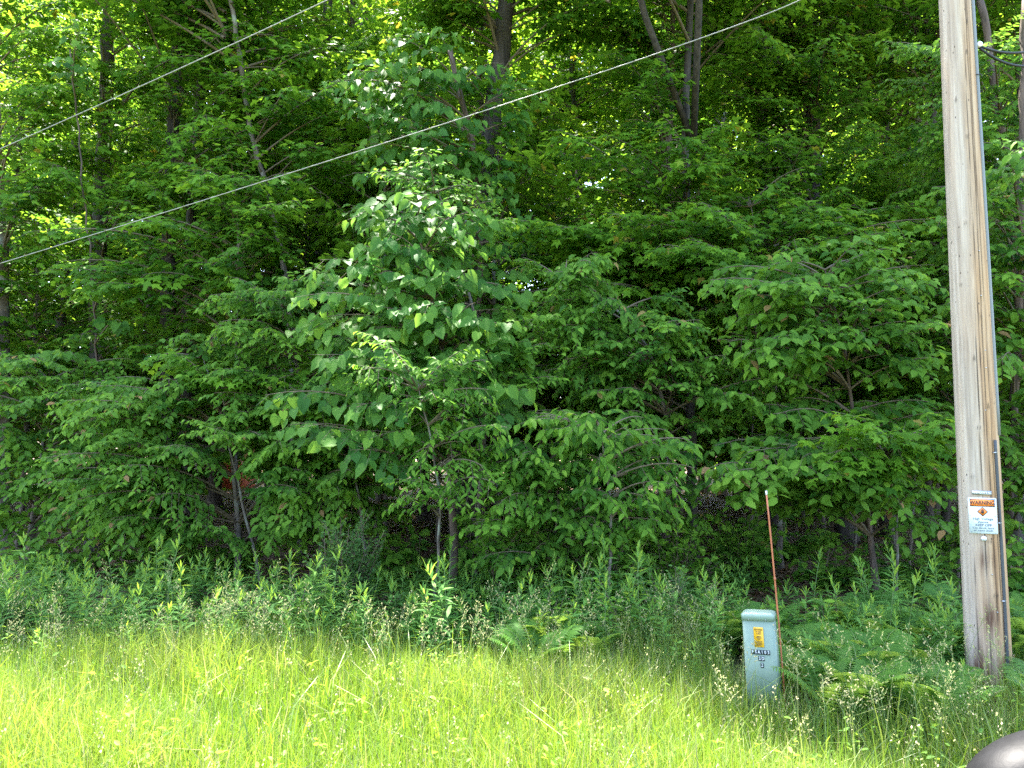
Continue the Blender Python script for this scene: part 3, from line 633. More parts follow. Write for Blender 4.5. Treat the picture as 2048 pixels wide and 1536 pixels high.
for px, Y, n_, r_, h_, k_, lab in ((1090, 8.3, 26, .6, 1.3, 'leaflet_low', 'tall leafy shrub filling the gap between the basswood and the centre hornbeam'),
        (1240, 8.8, 24, .7, 1.5, 'ovate_big', 'oval-leaved shrub directly under the bright hickory leaflets'), (940, 8.9, 22, .6, 1.2, 'ovate_big', 'shaded oval-leaved shrub around the basswood stem'),
        (760, 9.6, 18, .7, 1.2, 'ovate_big', 'dark shrub behind the rounded small-leaved shrub'), (430, 9.9, 20, .8, .9, 'ovate_big', 'dark shrub under the long hornbeam sprays'),
        (290, 9.9, 16, .7, .8, 'leaflet_low', 'low shaded shrub above the left goldenrod'), (1480, 9.8, 20, .8, 1.1, 'ovate_big', 'dark shrub left of the orange marker'),
        (1560, 12.0, 16, .9, .9, 'ovate_big', 'far shaded shrub on the leaf litter beyond the orange marker'), (1900, 10.4, 22, .9, 1.5, 'leaflet_low', 'shaded shrub left of the warning sign')):
    shrub('understory_shrub', lab, k_, gp(px, Y), n_, r_, h_, hw=.28)

# ------------------------------------------------------------------ goldenrod, ferns, grass
def herb_proto(h, nl, seed, lw=1.0, ll=.11):
    """stem and lance leaves round it, rosette at the tip"""
    lean = rng.normal(0, .05, 2); u = np.linspace(0, 1, 5)
    ax = np.stack([lean[0] * u * u * h * 2, lean[1] * u * u * h * 2, u * h], -1)
    sv, sf = tube(ax, np.linspace(.0035, .0016, 5), 4, False)
    t = .18 + .82 * (np.arange(nl) + rng.random(nl) * .4) / nl; ga = np.arange(nl) * 2.4 + rng.normal(0, .25, nl)
    p = np.stack([np.interp(t, u, ax[:, k]) for k in range(3)], -1)
    up = np.where(t > .86, 1.2 + 2.6 * (t - .86) / .14, rng.uniform(.1, .75, nl) - .5 * (1 - t))
    d = np.stack([np.cos(ga), np.sin(ga), up], -1)
    n = np.stack([-np.cos(ga) * up, -np.sin(ga) * up, np.ones(nl)], -1) + rng.normal(0, .2, (nl, 3))
    s = ll * (.75 + .5 * np.sin(np.pi * np.clip(t, 0, .95))) * rng.uniform(.8, 1.15, nl); s = np.where(t > .93, s * .75, s)
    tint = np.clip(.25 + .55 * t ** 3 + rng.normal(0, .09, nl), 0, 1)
    return p, d, n, s, tint, (sv, sf), lw
def herb_mesh(pr):
    p, d, n, s, tint, st, lw = pr
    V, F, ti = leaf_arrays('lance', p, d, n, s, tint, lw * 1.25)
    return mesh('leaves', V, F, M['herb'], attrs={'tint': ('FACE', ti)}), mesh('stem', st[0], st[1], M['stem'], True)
hp = [herb_proto(rng.uniform(.62, .80), 46, i) for i in range(9)]
hm = [herb_mesh(p) for p in hp]
def goldenrod(x, y, sc_, label, group):
    root = empty('goldenrod', (x, y, float(ground_z(x, y))), rng.uniform(0, 6.28)); root.scale = (sc_,) * 3
    root.rotation_euler[0] = rng.normal(0, .09); root.rotation_euler[1] = rng.normal(0, .09)
    tag(root, label, 'goldenrod', group); i = rng.integers(9)
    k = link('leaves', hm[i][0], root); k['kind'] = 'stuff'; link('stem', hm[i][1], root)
n_h = 0
bands = [(-60, 420, 'tall goldenrod in the crowd along the left third of the wood edge'), (420, 900, 'goldenrod in the crowd below the basswood and the small-leaved shrub'),
         (900, 1440, 'goldenrod in the crowd between the centre and the green box'), (1600, 1900, 'goldenrod in the crowd between the green box and the pole')]
for x0, x1, lab in bands:
    n = int((x1 - x0) / 8.2)
    for i in range(n):
        px = x0 + (x1 - x0) * (i + rng.random()) / n
        Y = rng.uniform(6.0 + .35 * math.sin(px * .013), 8.0) if px < 1500 else rng.uniform(5.4, 7.3)
        hs = (.98 if px < 420 else .92) * rng.uniform(.6, 1.2) * (1 + .18 * math.sin(px * .021 + 1)) * (1.1 if px > 1000 else 1)
        x, y = gp(px, Y); goldenrod(x, y, hs, lab, lab.replace('goldenrod in the crowd', 'goldenrod').replace('tall ', '')); n_h += 1
for px, Y, s_, lab in ((385, 6.0, .92, 'sunlit goldenrod standing tallest above the grass left of centre'), (200, 5.95, .86, 'sunlit goldenrod rising from the grass near the left edge'),
                  (345, 5.8, .80, 'sunlit goldenrod just left of the tallest sunlit one'), (735, 6.0, .75, 'sunlit goldenrod in front of the rounded shrub'), (15, 5.9, .9, 'sunlit goldenrod at the very left edge'),
                  (840, 5.9, .60, 'short sunlit goldenrod at the centre left grass edge'), (1020, 6.3, .98, 'tall goldenrod at the middle standing over the shaded band'),
                  (1025, 5.8, .55, 'short sunlit goldenrod at the middle grass edge'), (940, 5.8, .52, 'short sunlit leafy goldenrod left of the middle'), (600, 5.6, .6, 'sunlit goldenrod in the grass below the seeding clump'), (110, 5.5, .62, 'short sunlit goldenrod in the grass at the lower left'), (480, 5.75, .7, 'sunlit goldenrod among the seeding clump left of centre'), (1180, 5.7, .55, 'short sunlit goldenrod between the middle and the green box'), (275, 5.6, .66, 'leafy sunlit goldenrod between the two taller left ones'), (1380, 5.4, .6, 'short goldenrod left of the green box'), (1600, 5.4, .5, 'goldenrod just right of the green box'),
                  (1895, 4.7, .62, 'goldenrod in the ferns left of the pole foot'), (2025, 4.3, .62, 'goldenrod with bright tip right of the pole foot'), (1780, 6.6, 1.2, 'tallest goldenrod between the green box and the pole')):
    x, y = gp(px, Y); goldenrod(x, y, s_, lab, None)
for px, Y, h_, lab in ((60, 6.9, .6, 'low bramble clump in the weeds at the left edge'), (260, 7.2, .55, 'low bramble clump in the weeds below the dark elm'), (500, 6.8, .5, 'low bramble clump in the weeds left of the rounded shrub'),
        (610, 6.7, .62, 'small-leaved bramble at the foot of the rounded shrub'), (800, 7.0, .5, 'bramble clump in front of the dark hollow'), (905, 6.8, .5, 'bramble clump below the basswood stem'),
        (1090, 6.6, .6, 'bramble clump in the weeds right of the middle'), (1230, 6.5, .66, 'broad bramble clump below the hickory leaflets'), (1340, 6.7, .7, 'bramble clump nearest the green box on its left'),
        (1450, 6.5, .55, 'bramble clump just behind the left side of the green box'), (1650, 6.4, .6, 'yellow-green bramble clump right of the orange marker'), (1860, 6.3, .6, 'bramble clump left of the pole behind the ferns')):
    shrub('bramble', lab, 'leaflet_low' if px % 20 else 'smalloval', gp(px, Y), 16, .42, h_, hw=.2)
# the rest of the herb layer, nobody could count it
parts = []; TI = []
for i in range(620):
    px = rng.uniform(-150, 2150); Y = rng.uniform(6.0, 8.6) if px < 1480 else rng.uniform(5.2, 7.8)
    if (1900 < px < 2040 and Y < 5.6) or (1440 < px < 1610 and Y < 5.3): continue
    x, y = gp(px, Y); pr = hp[rng.integers(9)]; a = rng.uniform(0, 6.28); c, s_ = math.cos(a), math.sin(a); Rm = np.array([[c, -s_, 0], [s_, c, 0], [0, 0, 1]])
    h = rng.uniform(.45, .85) * (1.0 if px < 1480 else .75); sel = rng.random(len(pr[0])) < .62
    V, F, ti = leaf_arrays('lance', (pr[0] * h @ Rm.T + [x, y, float(ground_z(x, y))])[sel], (pr[1] @ Rm.T)[sel], (pr[2] @ Rm.T)[sel], pr[3][sel] * rng.uniform(.8, 1.1), pr[4][sel] * .85, 1.5)
    parts.append((V, F)); TI.append(ti)
V, F = join(parts)
tag(link('undergrowth', mesh('undergrowth', V, F, M['herb'], attrs={'tint': ('FACE', np.concatenate(TI))})), 'dense leafy herbs filling the shaded band between grass and trees', 'undergrowth', kind='stuff')

def fern_proto():
    P_, D_, N_, S_, TT = [], [], [], [], []
    rach = []
    nf = rng.integers(6, 9)
    for f in range(nf):
        a = f * 6.283 / nf + rng.normal(0, .3); L = rng.uniform(.42, .62); u = np.linspace(0, 1, 9); out = rng.uniform(.4, .75)
        ax = np.stack([np.cos(a) * out * L * u, np.sin(a) * out * L * u, L * (1.45 * u - .75 * u * u)], -1)
        rach.append(tube(ax, np.linspace(.0035, .001, 9), 3, False))
        npn = 20; t = .14 + .85 * (np.arange(npn) + .5) / npn; pb = np.stack([np.interp(t, u, ax[:, k]) for k in range(3)], -1)
        T = nrm(np.stack([np.interp(t, u, np.gradient(ax[:, k])) for k in range(3)], -1)); side = nrm(np.cross(T, [0, 0, 1.0])); nn = np.cross(side, T)
        ln = .125 * L / .5 * np.sin(np.pi * (.18 + .80 * t)) ** .8 + .012
        for sg in (-1, 1):
            P_.append(pb); D_.append(side * sg + T * .45 + np.array([0, 0, -.12])); N_.append(nn + rng.normal(0, .08, nn.shape)); S_.append(ln * rng.uniform(.9, 1.1, npn)); TT.append(np.clip(.35 + .25 * t + rng.normal(0, .05, npn), 0, 1))
    V, F, ti = leaf_arrays('lance', np.concatenate(P_), np.concatenate(D_), np.concatenate(N_), np.concatenate(S_), np.concatenate(TT), 1.05)
    rv, rf = join(rach)
    return mesh('fronds', V, F, M['fern'], attrs={'tint': ('FACE', ti)}), mesh('stalks', rv, rf, M['stem'], True)
fp = [fern_proto() for _ in range(4)]
flab = [(1560, 1760, 'fern in the shaded fern bed right of the green box'), (1760, 1960, 'fern in the bed at the left foot of the utility pole'), (1960, 2120, 'fern at the right foot of the utility pole'), (1050, 1500, 'fern low in the herbs left of the green box')]
for x0, x1, lab in flab:
    n = 16 if x0 > 1500 else 8
    if x0 == 1760: n = 20
    for i in range(n):
        px = rng.uniform(x0, x1); Y = rng.uniform(4.35, 6.8) if x0 > 1500 else rng.uniform(5.6, 6.6)
        x, y = gp(px, Y)
        if (1440 < px < 1640 and Y < 5.1) or math.hypot(x - 3.48, y - 5.4) < .3 or (1890 < px < 2045 and Y < 5.5): continue
        root = empty('fern', (x, y, float(ground_z(x, y))), rng.uniform(0, 6.28)); s_ = rng.uniform(.75, 1.15); root.scale = (s_, s_, s_)
        tag(root, lab, 'fern', lab.replace('fern in', 'ferns in').replace('fern at', 'ferns at').replace('fern low', 'ferns low')); q = rng.integers(4)
        k = link('fronds', fp[q][0], root); k['kind'] = 'stuff'; k = link('stalks', fp[q][1], root); k['kind'] = 'stuff'

# grass: one mass of curved blades, thicker and lower toward the camera
def blades(n, xy, hmean, wmean, tint0, bend=.55):
    x, y = xy; z = ground_z(x, y); h = hmean * rng.uniform(.55, 1.25, n); wd = wmean * rng.uniform(.6, 1.4, n)
    a = rng.uniform(0, 6.28, n); b = rng.uniform(0, 6.28, n); bn = bend * rng.random(n) ** 1.3
    side = np.stack([np.cos(a), np.sin(a), 0 * a], -1) * wd[:, None] * .5
    ld = np.stack([np.cos(b), np.sin(b), 0 * b], -1)
    p0 = np.stack([x, y, z], -1)
    p1 = p0 + ld * (h * bn * .35)[:, None] + np.array([0, 0, 1.0]) * (h * .55)[:, None]
    p2 = p0 + ld * (h * bn * 1.25)[:, None] + np.array([0, 0, 1.0]) * (h * (1.0 - .38 * bn))[:, None]
    V = np.stack([p0 - side, p0 + side, p1 - side * .8, p1 + side * .8, p2], 1).reshape(-1, 3)
    b5 = np.arange(n)[:, None] * 5
    Q = np.array([[0, 1, 3, 2]]) + b5; T_ = np.array([[2, 3, 4]]) + b5
    tint = np.clip(tint0 + rng.normal(0, .16, n), 0, .9); tint = np.where(rng.random(n) < .06, rng.uniform(.92, 1, n), tint)
    return V, [Q, T_], np.concatenate([tint, tint])
def edge_Y(x):       # how far the grass reaches toward the trees
    return np.where(x > 1.6, 5.15 - .30 * (x - 1.6), 6.3) + .30 * np.sin(x * 2.1) + .2 * np.sin(x * 5.3 + 1)
def grass_xy(n, soft=.35):
    y = 1.2 + 5.8 * rng.random(n * 3) ** .9; x = (rng.random(n * 3) * 2 - 1) * (y * .78 + .9)
    k = y < edge_Y(x) + rng.normal(0, soft, n * 3)
    return x[k][:n], y[k][:n]
GV, GF, GT = [], [], []
xy = grass_xy(120000); n = len(xy[0])
patch = .10 * np.sin(xy[0] * 1.9 + 1.3 * np.sin(xy[1] * 1.7)) + .08 * np.sin(xy[1] * 4.1 + xy[0])
V, F, ti = blades(n, xy, .34 * (1 + 1.8 * patch), .0048, .48 + 1.1 * patch)
me = mesh('grass', V, F, M['grass'], attrs={'tint': ('FACE', ti)})
tag(link('grass', me), 'uncut bright green roadside grass across the foreground', 'grass', kind='stuff')
xy = grass_xy(5200); n = len(xy[0])
V, F, ti = blades(n, xy, .46, .0085, .5, .8); ti = np.minimum(ti, .9)
tag(link('broad_grass', mesh('broad_grass', V, F, M['grass'], attrs={'tint': ('FACE', ti)})), 'scattered broader bending blades standing out of the foreground grass', 'grass', kind='stuff')
# leafy weeds low in the grass
n = 650; x, y = grass_xy(n); n = len(x); a = rng.uniform(0, 6.28, n)
p = np.stack([x, y, ground_z(x, y) + rng.uniform(.12, .34, n)], -1)
p = (p[:, None] + rng.normal(0, .03, (n, 5, 3))).reshape(-1, 3); a = rng.uniform(0, 6.28, n * 5)
V, F, ti = leaf_arrays('leaflet', p, np.stack([np.cos(a), np.sin(a), .5 + 0 * a], -1), np.array([0, 0, 1.0]) + rng.normal(0, .4, (n * 5, 3)), rng.uniform(.025, .05, n * 5), np.clip(.75 + rng.normal(0, .12, n * 5), 0, 1), 1.2)
tag(link('weeds', mesh('weeds', V, F, M['herb'], attrs={'tint': ('FACE', ti)})), 'small leafy weeds mixed into the sunlit grass', 'weeds', kind='stuff')

# seeding grass stalks
def stalk_proto(h):
    lean = rng.uniform(.08, .4); b = rng.uniform(0, 6.28); u = np.linspace(0, 1, 7)
    ax = np.stack([np.cos(b) * lean * h * u ** 2.2, np.sin(b) * lean * h * u ** 2.2, h * (u - .12 * lean * u ** 3)], -1)
    st = tube(ax, np.linspace(.0018, .0007, 7), 3, False)
    t = np.linspace(.72, .99, 12); p = np.stack([np.interp(t, u, ax[:, k]) for k in range(3)], -1)
    d = rng.normal(0, 1, (12, 3)) * [1, 1, .3] + [0, 0, 1.0] ; d = nrm(d); L = .065 * (1.15 - (t - .72) / .27) + .01
    br = prisms(p, p + d * L[:, None], np.full(12, .0005), np.full(12, .0004))
    q = rng.random((12, 6)); sp = (p[:, None] + d[:, None] * (L[:, None] * (.35 + .65 * q))[..., None]).reshape(-1, 3); m = len(sp)
    V, F, ti = leaf_arrays('leaflet', sp, np.repeat(d, 6, 0) + rng.normal(0, .35, (m, 3)), rng.normal(0, 1, (m, 3)), rng.uniform(.007, .011, m), np.clip(rng.uniform(.2, 1, m) * .6 + .3 * rng.random(), 0, 1), 1.6)
    sv, sf = join([st, br])
    return mesh('stem', sv, sf, M['stem'], True), mesh('seed_head', V, F, M['seed'], attrs={'tint': ('FACE', ti)})
sp_ = [stalk_proto(h) for h in (.62, .7, .78, .66, .74, .85, .58, .8)]
slab = [(-40, 300, 'thin seeding grass stalk at the left of the sunlit grass', 26), (300, 420, 'thin seeding grass stalk by the tallest sunlit goldenrod', 12), (420, 560, 'seeding grass stalk in the clump left of centre before the shrub', 34),
        (560, 1000, 'thin seeding grass stalk in the middle left grass', 32), (1000, 1440, 'thin seeding grass stalk between the middle and the green box', 46), (1440, 1600, 'pale seeding grass stalk in front of the green box', 24),
        (1600, 1850, 'pale seeding grass stalk in front of the fern bed', 28), (1850, 2060, 'pale seeding grass stalk before the foot of the utility pole', 16)]
for x0, x1, lab, n in slab:
    for i in range(n):
        px = rng.uniform(x0, x1)
        x, Y = gp(px, 5.0); Y = float(edge_Y(np.array(x * 1.1))) + rng.uniform(-1.3, .15)
        if 420 <= x0 < 560: Y = rng.uniform(5.5, 6.2)
        if x0 >= 1440: Y = rng.uniform(3.7, 4.75)
        x, y = gp(px, Y)
        root = empty('seeding_grass_stalk', (x, y, float(ground_z(x, y))), rng.uniform(0, 6.28)); s_ = rng.uniform(.75, 1.05) * (.6 if 1470 < px < 1570 else 1); root.scale = (s_, s_, s_)
        tag(root, lab, 'grass stalk', lab.replace('stalk', 'stalks')); q = rng.integers(8)
        link('stem', sp_[q][0], root); sh_ = link('seed_head', sp_[q][1], root); sh_['kind'] = 'stuff'

n = 520; x, y = grass_xy(n); n = len(x); h = rng.uniform(.42, .68, n); a = rng.uniform(0, 6.28, n); ln_ = rng.uniform(.05, .3, n)
b0_ = np.stack([x, y, ground_z(x, y)], -1); tp_ = b0_ + np.stack([np.cos(a) * ln_, np.sin(a) * ln_, h], -1); md = (b0_ + tp_) / 2 + np.stack([-np.cos(a) * ln_ * .2, -np.sin(a) * ln_ * .2, 0 * a], -1)
A1 = prisms(b0_, md, np.full(n, .0014), np.full(n, .0011)); A2 = prisms(md, tp_, np.full(n, .0011), np.full(n, .0006))
u = rng.random((n, 12)) * .32 + .68; sp = (b0_[:, None] * (1 - u[..., None]) + tp_[:, None] * u[..., None] + rng.normal(0, .010, (n, 12, 3))).reshape(-1, 3)
V, F, ti = leaf_arrays('quad', sp, rng.normal(0, 1, sp.shape) * [.6, .6, .3] + [0, 0, 1.0], rng.normal(0, 1, sp.shape), rng.uniform(.010, .017, len(sp)), rng.random(len(sp)), .8)
V2, F2 = join([A1, A2, (V, F)]); nq = 6 * n
tag(link('thin_seed_stalks', mesh('thin_seed_stalks', V2, F2, M['seed'], attrs={'tint': ('FACE', np.concatenate([np.full(sum(len(f) for f in F2 if f.shape[1] == 4), .25), ti]))})), 'fine pale seeding stems scattered through the foreground grass', 'grass', kind='stuff')

# dead leaves on the forest floor and seedlings between them
n = 26000; y = 8.0 + 22 * rng.random(n) ** 1.4; x = (rng.random(n) * 2 - 1) * (y * .74 + 1); a = rng.uniform(0, 6.28, n)
p = np.stack([x, y, ground_z(x, y) + rng.uniform(.004, .035, n)], -1)
V, F, ti = leaf_arrays('quad', p, np.stack([np.cos(a), np.sin(a), rng.normal(0, .25, n)], -1), np.array([0, 0, 1.0]) + rng.normal(0, .3, (n, 3)), rng.uniform(.05, .11, n), rng.random(n) ** 1.2, 1.3)
tag(link('leaf_litter', mesh('leaf_litter', V, F, M['litter'], attrs={'tint': ('FACE', ti)})), 'brown dead leaves covering the floor of the wood', 'leaf litter', kind='stuff')
n = 2600; y = 8.6 + 12 * rng.random(n); x = (rng.random(n) * 2 - 1) * (y * .74 + 1)
p = np.stack([x, y, ground_z(x, y) + rng.uniform(.06, .32, n)], -1); p = (p[:, None] + rng.normal(0, .05, (n, 5, 3)) * [1, 1, .4]).reshape(-1, 3); a = rng.uniform(0, 6.28, len(p))
V, F, ti = leaf_arrays('smalloval', p, np.stack([np.cos(a), np.sin(a), .1 + 0 * a], -1), np.array([0, -.2, 1.0]) + rng.normal(0, .25, (len(p), 3)), rng.uniform(.05, .09, len(p)), np.clip(.4 + rng.normal(0, .15, len(p)), 0, .9), 1.1)
tag(link('seedlings', mesh('seedlings', V, F, M['maple'], attrs={'tint': ('FACE', ti)})), 'low green seedlings scattered over the leaf litter', 'seedlings', kind='stuff')

# ------------------------------------------------------------------ utility pole
def frame_basis(zdir, facing):
    z = nrm(np.asarray(zdir, float)); f = np.asarray(facing, float); f = nrm(f - f.dot(z) * z); x = np.cross(f, z) * -1.0
    # x to the right as seen by someone looking at the face, y pointing away from the viewer, z up
    return np.stack([x, -f, z], 1)
pb_, pt_ = P(1979, 1372, 5.4), P(1911, 0, 5.4)
pdir = (pt_ - pb_) / (pt_[2] - pb_[2])
p0 = pb_ + pdir * (-.05 - pb_[2]); pole_gz = 0.0
def pole_mat():
    m, t, out = new_mat('weathered_pole_wood')
    tc = N(t, 'ShaderNodeTexCoord')
    mp = N(t, 'ShaderNodeMapping'); mp.inputs['Scale'].default_value = (38, 38, 1.3); t.links.new(tc.outputs['Object'], mp.inputs[0])
    g1 = N(t, 'ShaderNodeTexNoise', i_Scale=1.0, i_Detail=7.0, i_Roughness=.7); t.links.new(mp.outputs[0], g1.inputs['Vector'])
    mp2 = N(t, 'ShaderNodeMapping'); mp2.inputs['Scale'].default_value = (9, 9, .7); t.links.new(tc.outputs['Object'], mp2.inputs[0])
    g2 = N(t, 'ShaderNodeTexNoise', i_Scale=1.0, i_Detail=4.0); t.links.new(mp2.outputs[0], g2.inputs['Vector'])
    grey = ramp(t, [(.28, (.22, .165, .12)), (.48, (.37, .295, .225)), (.72, (.52, .44, .355))], g1.outputs[0])
    tan = ramp(t, [(.28, (.20, .10, .045)), (.5, (.44, .26, .13)), (.75, (.60, .42, .25))], g1.outputs[0])
    fr = N(t, 'ShaderNodeAttribute', attribute_name='fresh'); ck = N(t, 'ShaderNodeAttribute', attribute_name='crack'); kn = N(t, 'ShaderNodeAttribute', attribute_name='rot')
    k = N(t, 'ShaderNodeMath', operation='MULTIPLY_ADD', i_1=1.3, i_2=-.62); t.links.new(g2.outputs[0], k.inputs[0])
    k2 = N(t, 'ShaderNodeMath', operation='ADD', use_clamp=True); t.links.new(fr.outputs['Fac'], k2.inputs[0]); t.links.new(k.outputs[0], k2.inputs[1])
    mx = N(t, 'ShaderNodeMix', data_type='RGBA'); t.links.new(k2.outputs[0], mx.inputs[0]); t.links.new(grey.outputs[0], mx.inputs[6]); t.links.new(tan.outputs[0], mx.inputs[7])
    rt = N(t, 'ShaderNodeMath', operation='MULTIPLY', use_clamp=True); t.links.new(kn.outputs['Fac'], rt.inputs[0])
    rr = ramp(t, [(.38, (2.2, 2.2, 2.2)), (.6, (.2, .2, .2))], g1.outputs[0]); t.links.new(rr.outputs[0], rt.inputs[1])
    m2 = N(t, 'ShaderNodeMix', data_type='RGBA'); t.links.new(rt.outputs[0], m2.inputs[0]); t.links.new(mx.outputs[2], m2.inputs[6]); m2.inputs[7].default_value = (.10, .042, .02, 1)
    m3 = N(t, 'ShaderNodeMix', data_type='RGBA'); t.links.new(ck.outputs['Fac'], m3.inputs[0]); t.links.new(m2.outputs[2], m3.inputs[6]); m3.inputs[7].default_value = (.035, .024, .018, 1)
    sp = N(t, 'ShaderNodeTexVoronoi', i_Scale=1.0); mp3 = N(t, 'ShaderNodeMapping'); mp3.inputs['Scale'].default_value = (22, 22, 9); t.links.new(tc.outputs['Object'], mp3.inputs[0]); t.links.new(mp3.outputs[0], sp.inputs['Vector'])
    sr = ramp(t, [(.05, (1, 1, 1)), (.11, (0, 0, 0))], sp.outputs['Distance'])
    m4 = N(t, 'ShaderNodeMix', data_type='RGBA'); t.links.new(sr.outputs[0], m4.inputs[0]); t.links.new(m3.outputs[2], m4.inputs[6]); m4.inputs[7].default_value = (.07, .045, .03, 1)
    pbs = N(t, 'ShaderNodeBsdfPrincipled', i_Roughness=.82); t.links.new(m4.outputs[2], pbs.inputs['Base Color'])
    bp = N(t, 'ShaderNodeBump', i_Strength=.55, i_Distance=.006); t.links.new(g1.outputs[0], bp.inputs['Height']); t.links.new(bp.outputs[0], pbs.inputs['Normal'])
    t.links.new(pbs.outputs[0], out.inputs[0])
    return m
pole = empty('utility_pole', tuple(p0)); tag(pole, 'weathered wooden utility pole at the right with a warning sign nailed on', 'utility pole')
HZ = 8.6; na, nz_ = 144, 420
zz = np.linspace(0, HZ, nz_); th = np.linspace(0, 2 * np.pi, na, endpoint=False)
def pole_r(z): return .1455 - .0068 * z - .0 * z
TH, ZZ = np.meshgrid(th, zz)                    # th = 0 at -Y (towards the road), growing to +X
rr_ = pole_r(ZZ) + .0022 * np.sin(3 * TH + .4 * ZZ) + .0014 * np.sin(7 * TH + 1.1 * ZZ)
crack = np.zeros_like(TH); rotm = np.zeros_like(TH)
def add_crack(t0, slope, wob, z0, z1, width, depth, ph):
    c = t0 + slope * (ZZ - 2) + wob * np.sin(ZZ * 2.1 + ph) + .012 * np.sin(ZZ * 9 + ph)
    dd = (TH - c + np.pi) % (2 * np.pi) - np.pi
    e = np.clip((ZZ - z0) / .3, 0, 1) * np.clip((z1 - ZZ) / .5, 0, 1)
    k = np.exp(-(dd * pole_r(ZZ) / width) ** 2) * e
    return k, depth
facecam = math.atan2(-p0[0], 5.4)               # the side of the pole the road sees
for (t0, sl, wb, z0, z1, wd, dp, ph) in ((facecam + .52, .028, .03, .2, 8, .0028, .014, 0), (facecam + .16, .022, .02, .0, 3.0, .0022, .009, 1.3), (facecam + .74, -.012, .02, .0, 8, .0024, .010, 2.2),
                                        (facecam + .30, .03, .03, 1.6, 5.2, .0019, .006, 3), (facecam - .38, .01, .02, 0, 1.7, .0020, .007, 4), (facecam + 1.6, 0, .03, 0, 8, .003, .012, 1),
                                        (facecam - 1.5, 0, .03, 0, 8, .003, .012, 1), (facecam + 3.0, 0, .03, 0, 8, .003, .014, 2)):
    k, dp = add_crack(t0, sl, wb, z0, z1, wd, dp, ph); rr_ = rr_ - dp * k; crack = np.maximum(crack, k * .95)
for (t0, z, w_) in ((.10, 1.95, .011), (.42, 2.75, .012), (-.05, 3.45, .009), (.25, 4.1, .010), (.5, 4.75, .012), (.62, 5.0, .010), (-.25, 4.4, .009), (.33, 1.15, .010), (-.45, 3.0, .008), (.6, 2.1, .01), (.05, 2.45, .009), (.48, .78, .012), (-.3, 1.6, .008)):
    dd = (TH - facecam - t0 + np.pi) % (2 * np.pi) - np.pi; q = np.sqrt((dd * .13) ** 2 + ((ZZ - z) / 1.5) ** 2)
    rr_ = rr_ + .004 * np.exp(-(q / (2 * w_)) ** 2) - .006 * np.exp(-(q / (.6 * w_)) ** 2); crack = np.maximum(crack, .8 * np.exp(-((q - w_ * .8) / (.32 * w_)) ** 2))
DD = (TH - facecam + np.pi) % (2 * np.pi) - np.pi
fresh = 1 / (1 + np.exp(-(DD - .20 - .10 * np.clip((ZZ - 3) / 2, 0, 1) + .05 * np.sin(ZZ * 1.7)) * 9)) * (.88 - .5 * np.clip((ZZ - 2.6) / 3, 0, 1))
fresh = np.maximum(fresh, np.exp(-((DD - .05) / .5) ** 2) * np.clip((1.3 - ZZ) / .5, 0, 1) * .55)
wound = np.exp(-((DD - .15) / .35) ** 2) * (np.exp(-((ZZ - .62) / .10) ** 2) + .8 * np.exp(-((ZZ - 1.02) / .07) ** 2))
rotm = np.clip(1.15 - ZZ / .34 + .3 * np.sin(TH * 5), 0, 1) * .9 + wound * .7
groove = np.abs(np.sin(TH * 23 + 2 * np.sin(TH * 5) + .3 * ZZ)) * np.clip(1 - ZZ / .45, 0, 1)
rr_ = rr_ - .006 * groove - .003 * wound * np.abs(np.sin(TH * 31 + ZZ * 40))
V = np.stack([rr_ * np.sin(TH) + pdir[0] * ZZ, -rr_ * np.cos(TH) + pdir[1] * ZZ, ZZ], -1).reshape(-1, 3)
i = (np.arange(nz_ - 1)[:, None] * na); j = np.arange(na)[None]; j2 = (j + 1) % na
Q = np.stack([i + j, i + j2, i + na + j2, i + na + j], -1).reshape(-1, 4)
link('shaft', mesh('shaft', V, [Q, (np.arange(na) + (nz_ - 1) * na)[None]], pole_mat(), True,
     {'crack': ('POINT', crack.ravel()), 'fresh': ('POINT', fresh.ravel()), 'rot': ('POINT', rotm.ravel())}), pole)
def on_pole(z, ang, out=0.0):
    """a point on the pole surface (relative to the pole's base) at height z and angle ang from the side facing the road"""
    a = facecam + ang; r = pole_r(z) + out
    return np.array([r * math.sin(a) + pdir[0] * z, -r * math.cos(a) + pdir[1] * z, z])
def pole_z(py): return EYE + ((768 - py) / FPX * CP + SP) / (CP - (768 - py) / FPX * SP) * 5.25 - p0[2]
M['grey_pvc'] = simple('grey_plastic_guard', (.19, .20, .20), .45)
M['black_rubber'] = simple('black_cable_jacket', (.02, .021, .023), .5)
M['cable_grey'] = simple('grey_black_ground_cable', (.06, .065, .07), .5)
M['steel'] = simple('galvanised_steel', (.45, .46, .47), .4, .8)
M['white_ceramic'] = simple('white_ceramic', (.75, .75, .73), .25)
zs = np.linspace(pole_z(870), 8.5, 30)
v, f = tube([on_pole(z, 1.32 + .02 * math.sin(z), .003) for z in zs], .013, 10); link('cable_guard', mesh('cable_guard', v, f, M['grey_pvc'], True), pole)
zs = np.linspace(.05, pole_z(880), 26)
v, f = tube([on_pole(z, .80 + .06 * math.sin(z * 1.3), .010) for z in zs], .0105, 8); link('ground_cable', mesh('ground_cable', v, f, M['cable_grey'], True), pole)
for z in (pole_z(1046), pole_z(1202), pole_z(905)):
    v, f = tube([on_pole(z, .70, .004), on_pole(z, .76, .020), on_pole(z, .86, .020), on_pole(z, .92, .004)], .004, 5); link('cable_clip', mesh('cable_clip', v, f, M['steel'], True), pole)
for z in (pole_z(142),):
    v, f = tube([on_pole(z, 1.1, .004), on_pole(z, 1.3, .028), on_pole(z, 1.5, .028)], .003, 5); link('guard_strap', mesh('guard_strap', v, f, M['black_rubber'], True), pole)
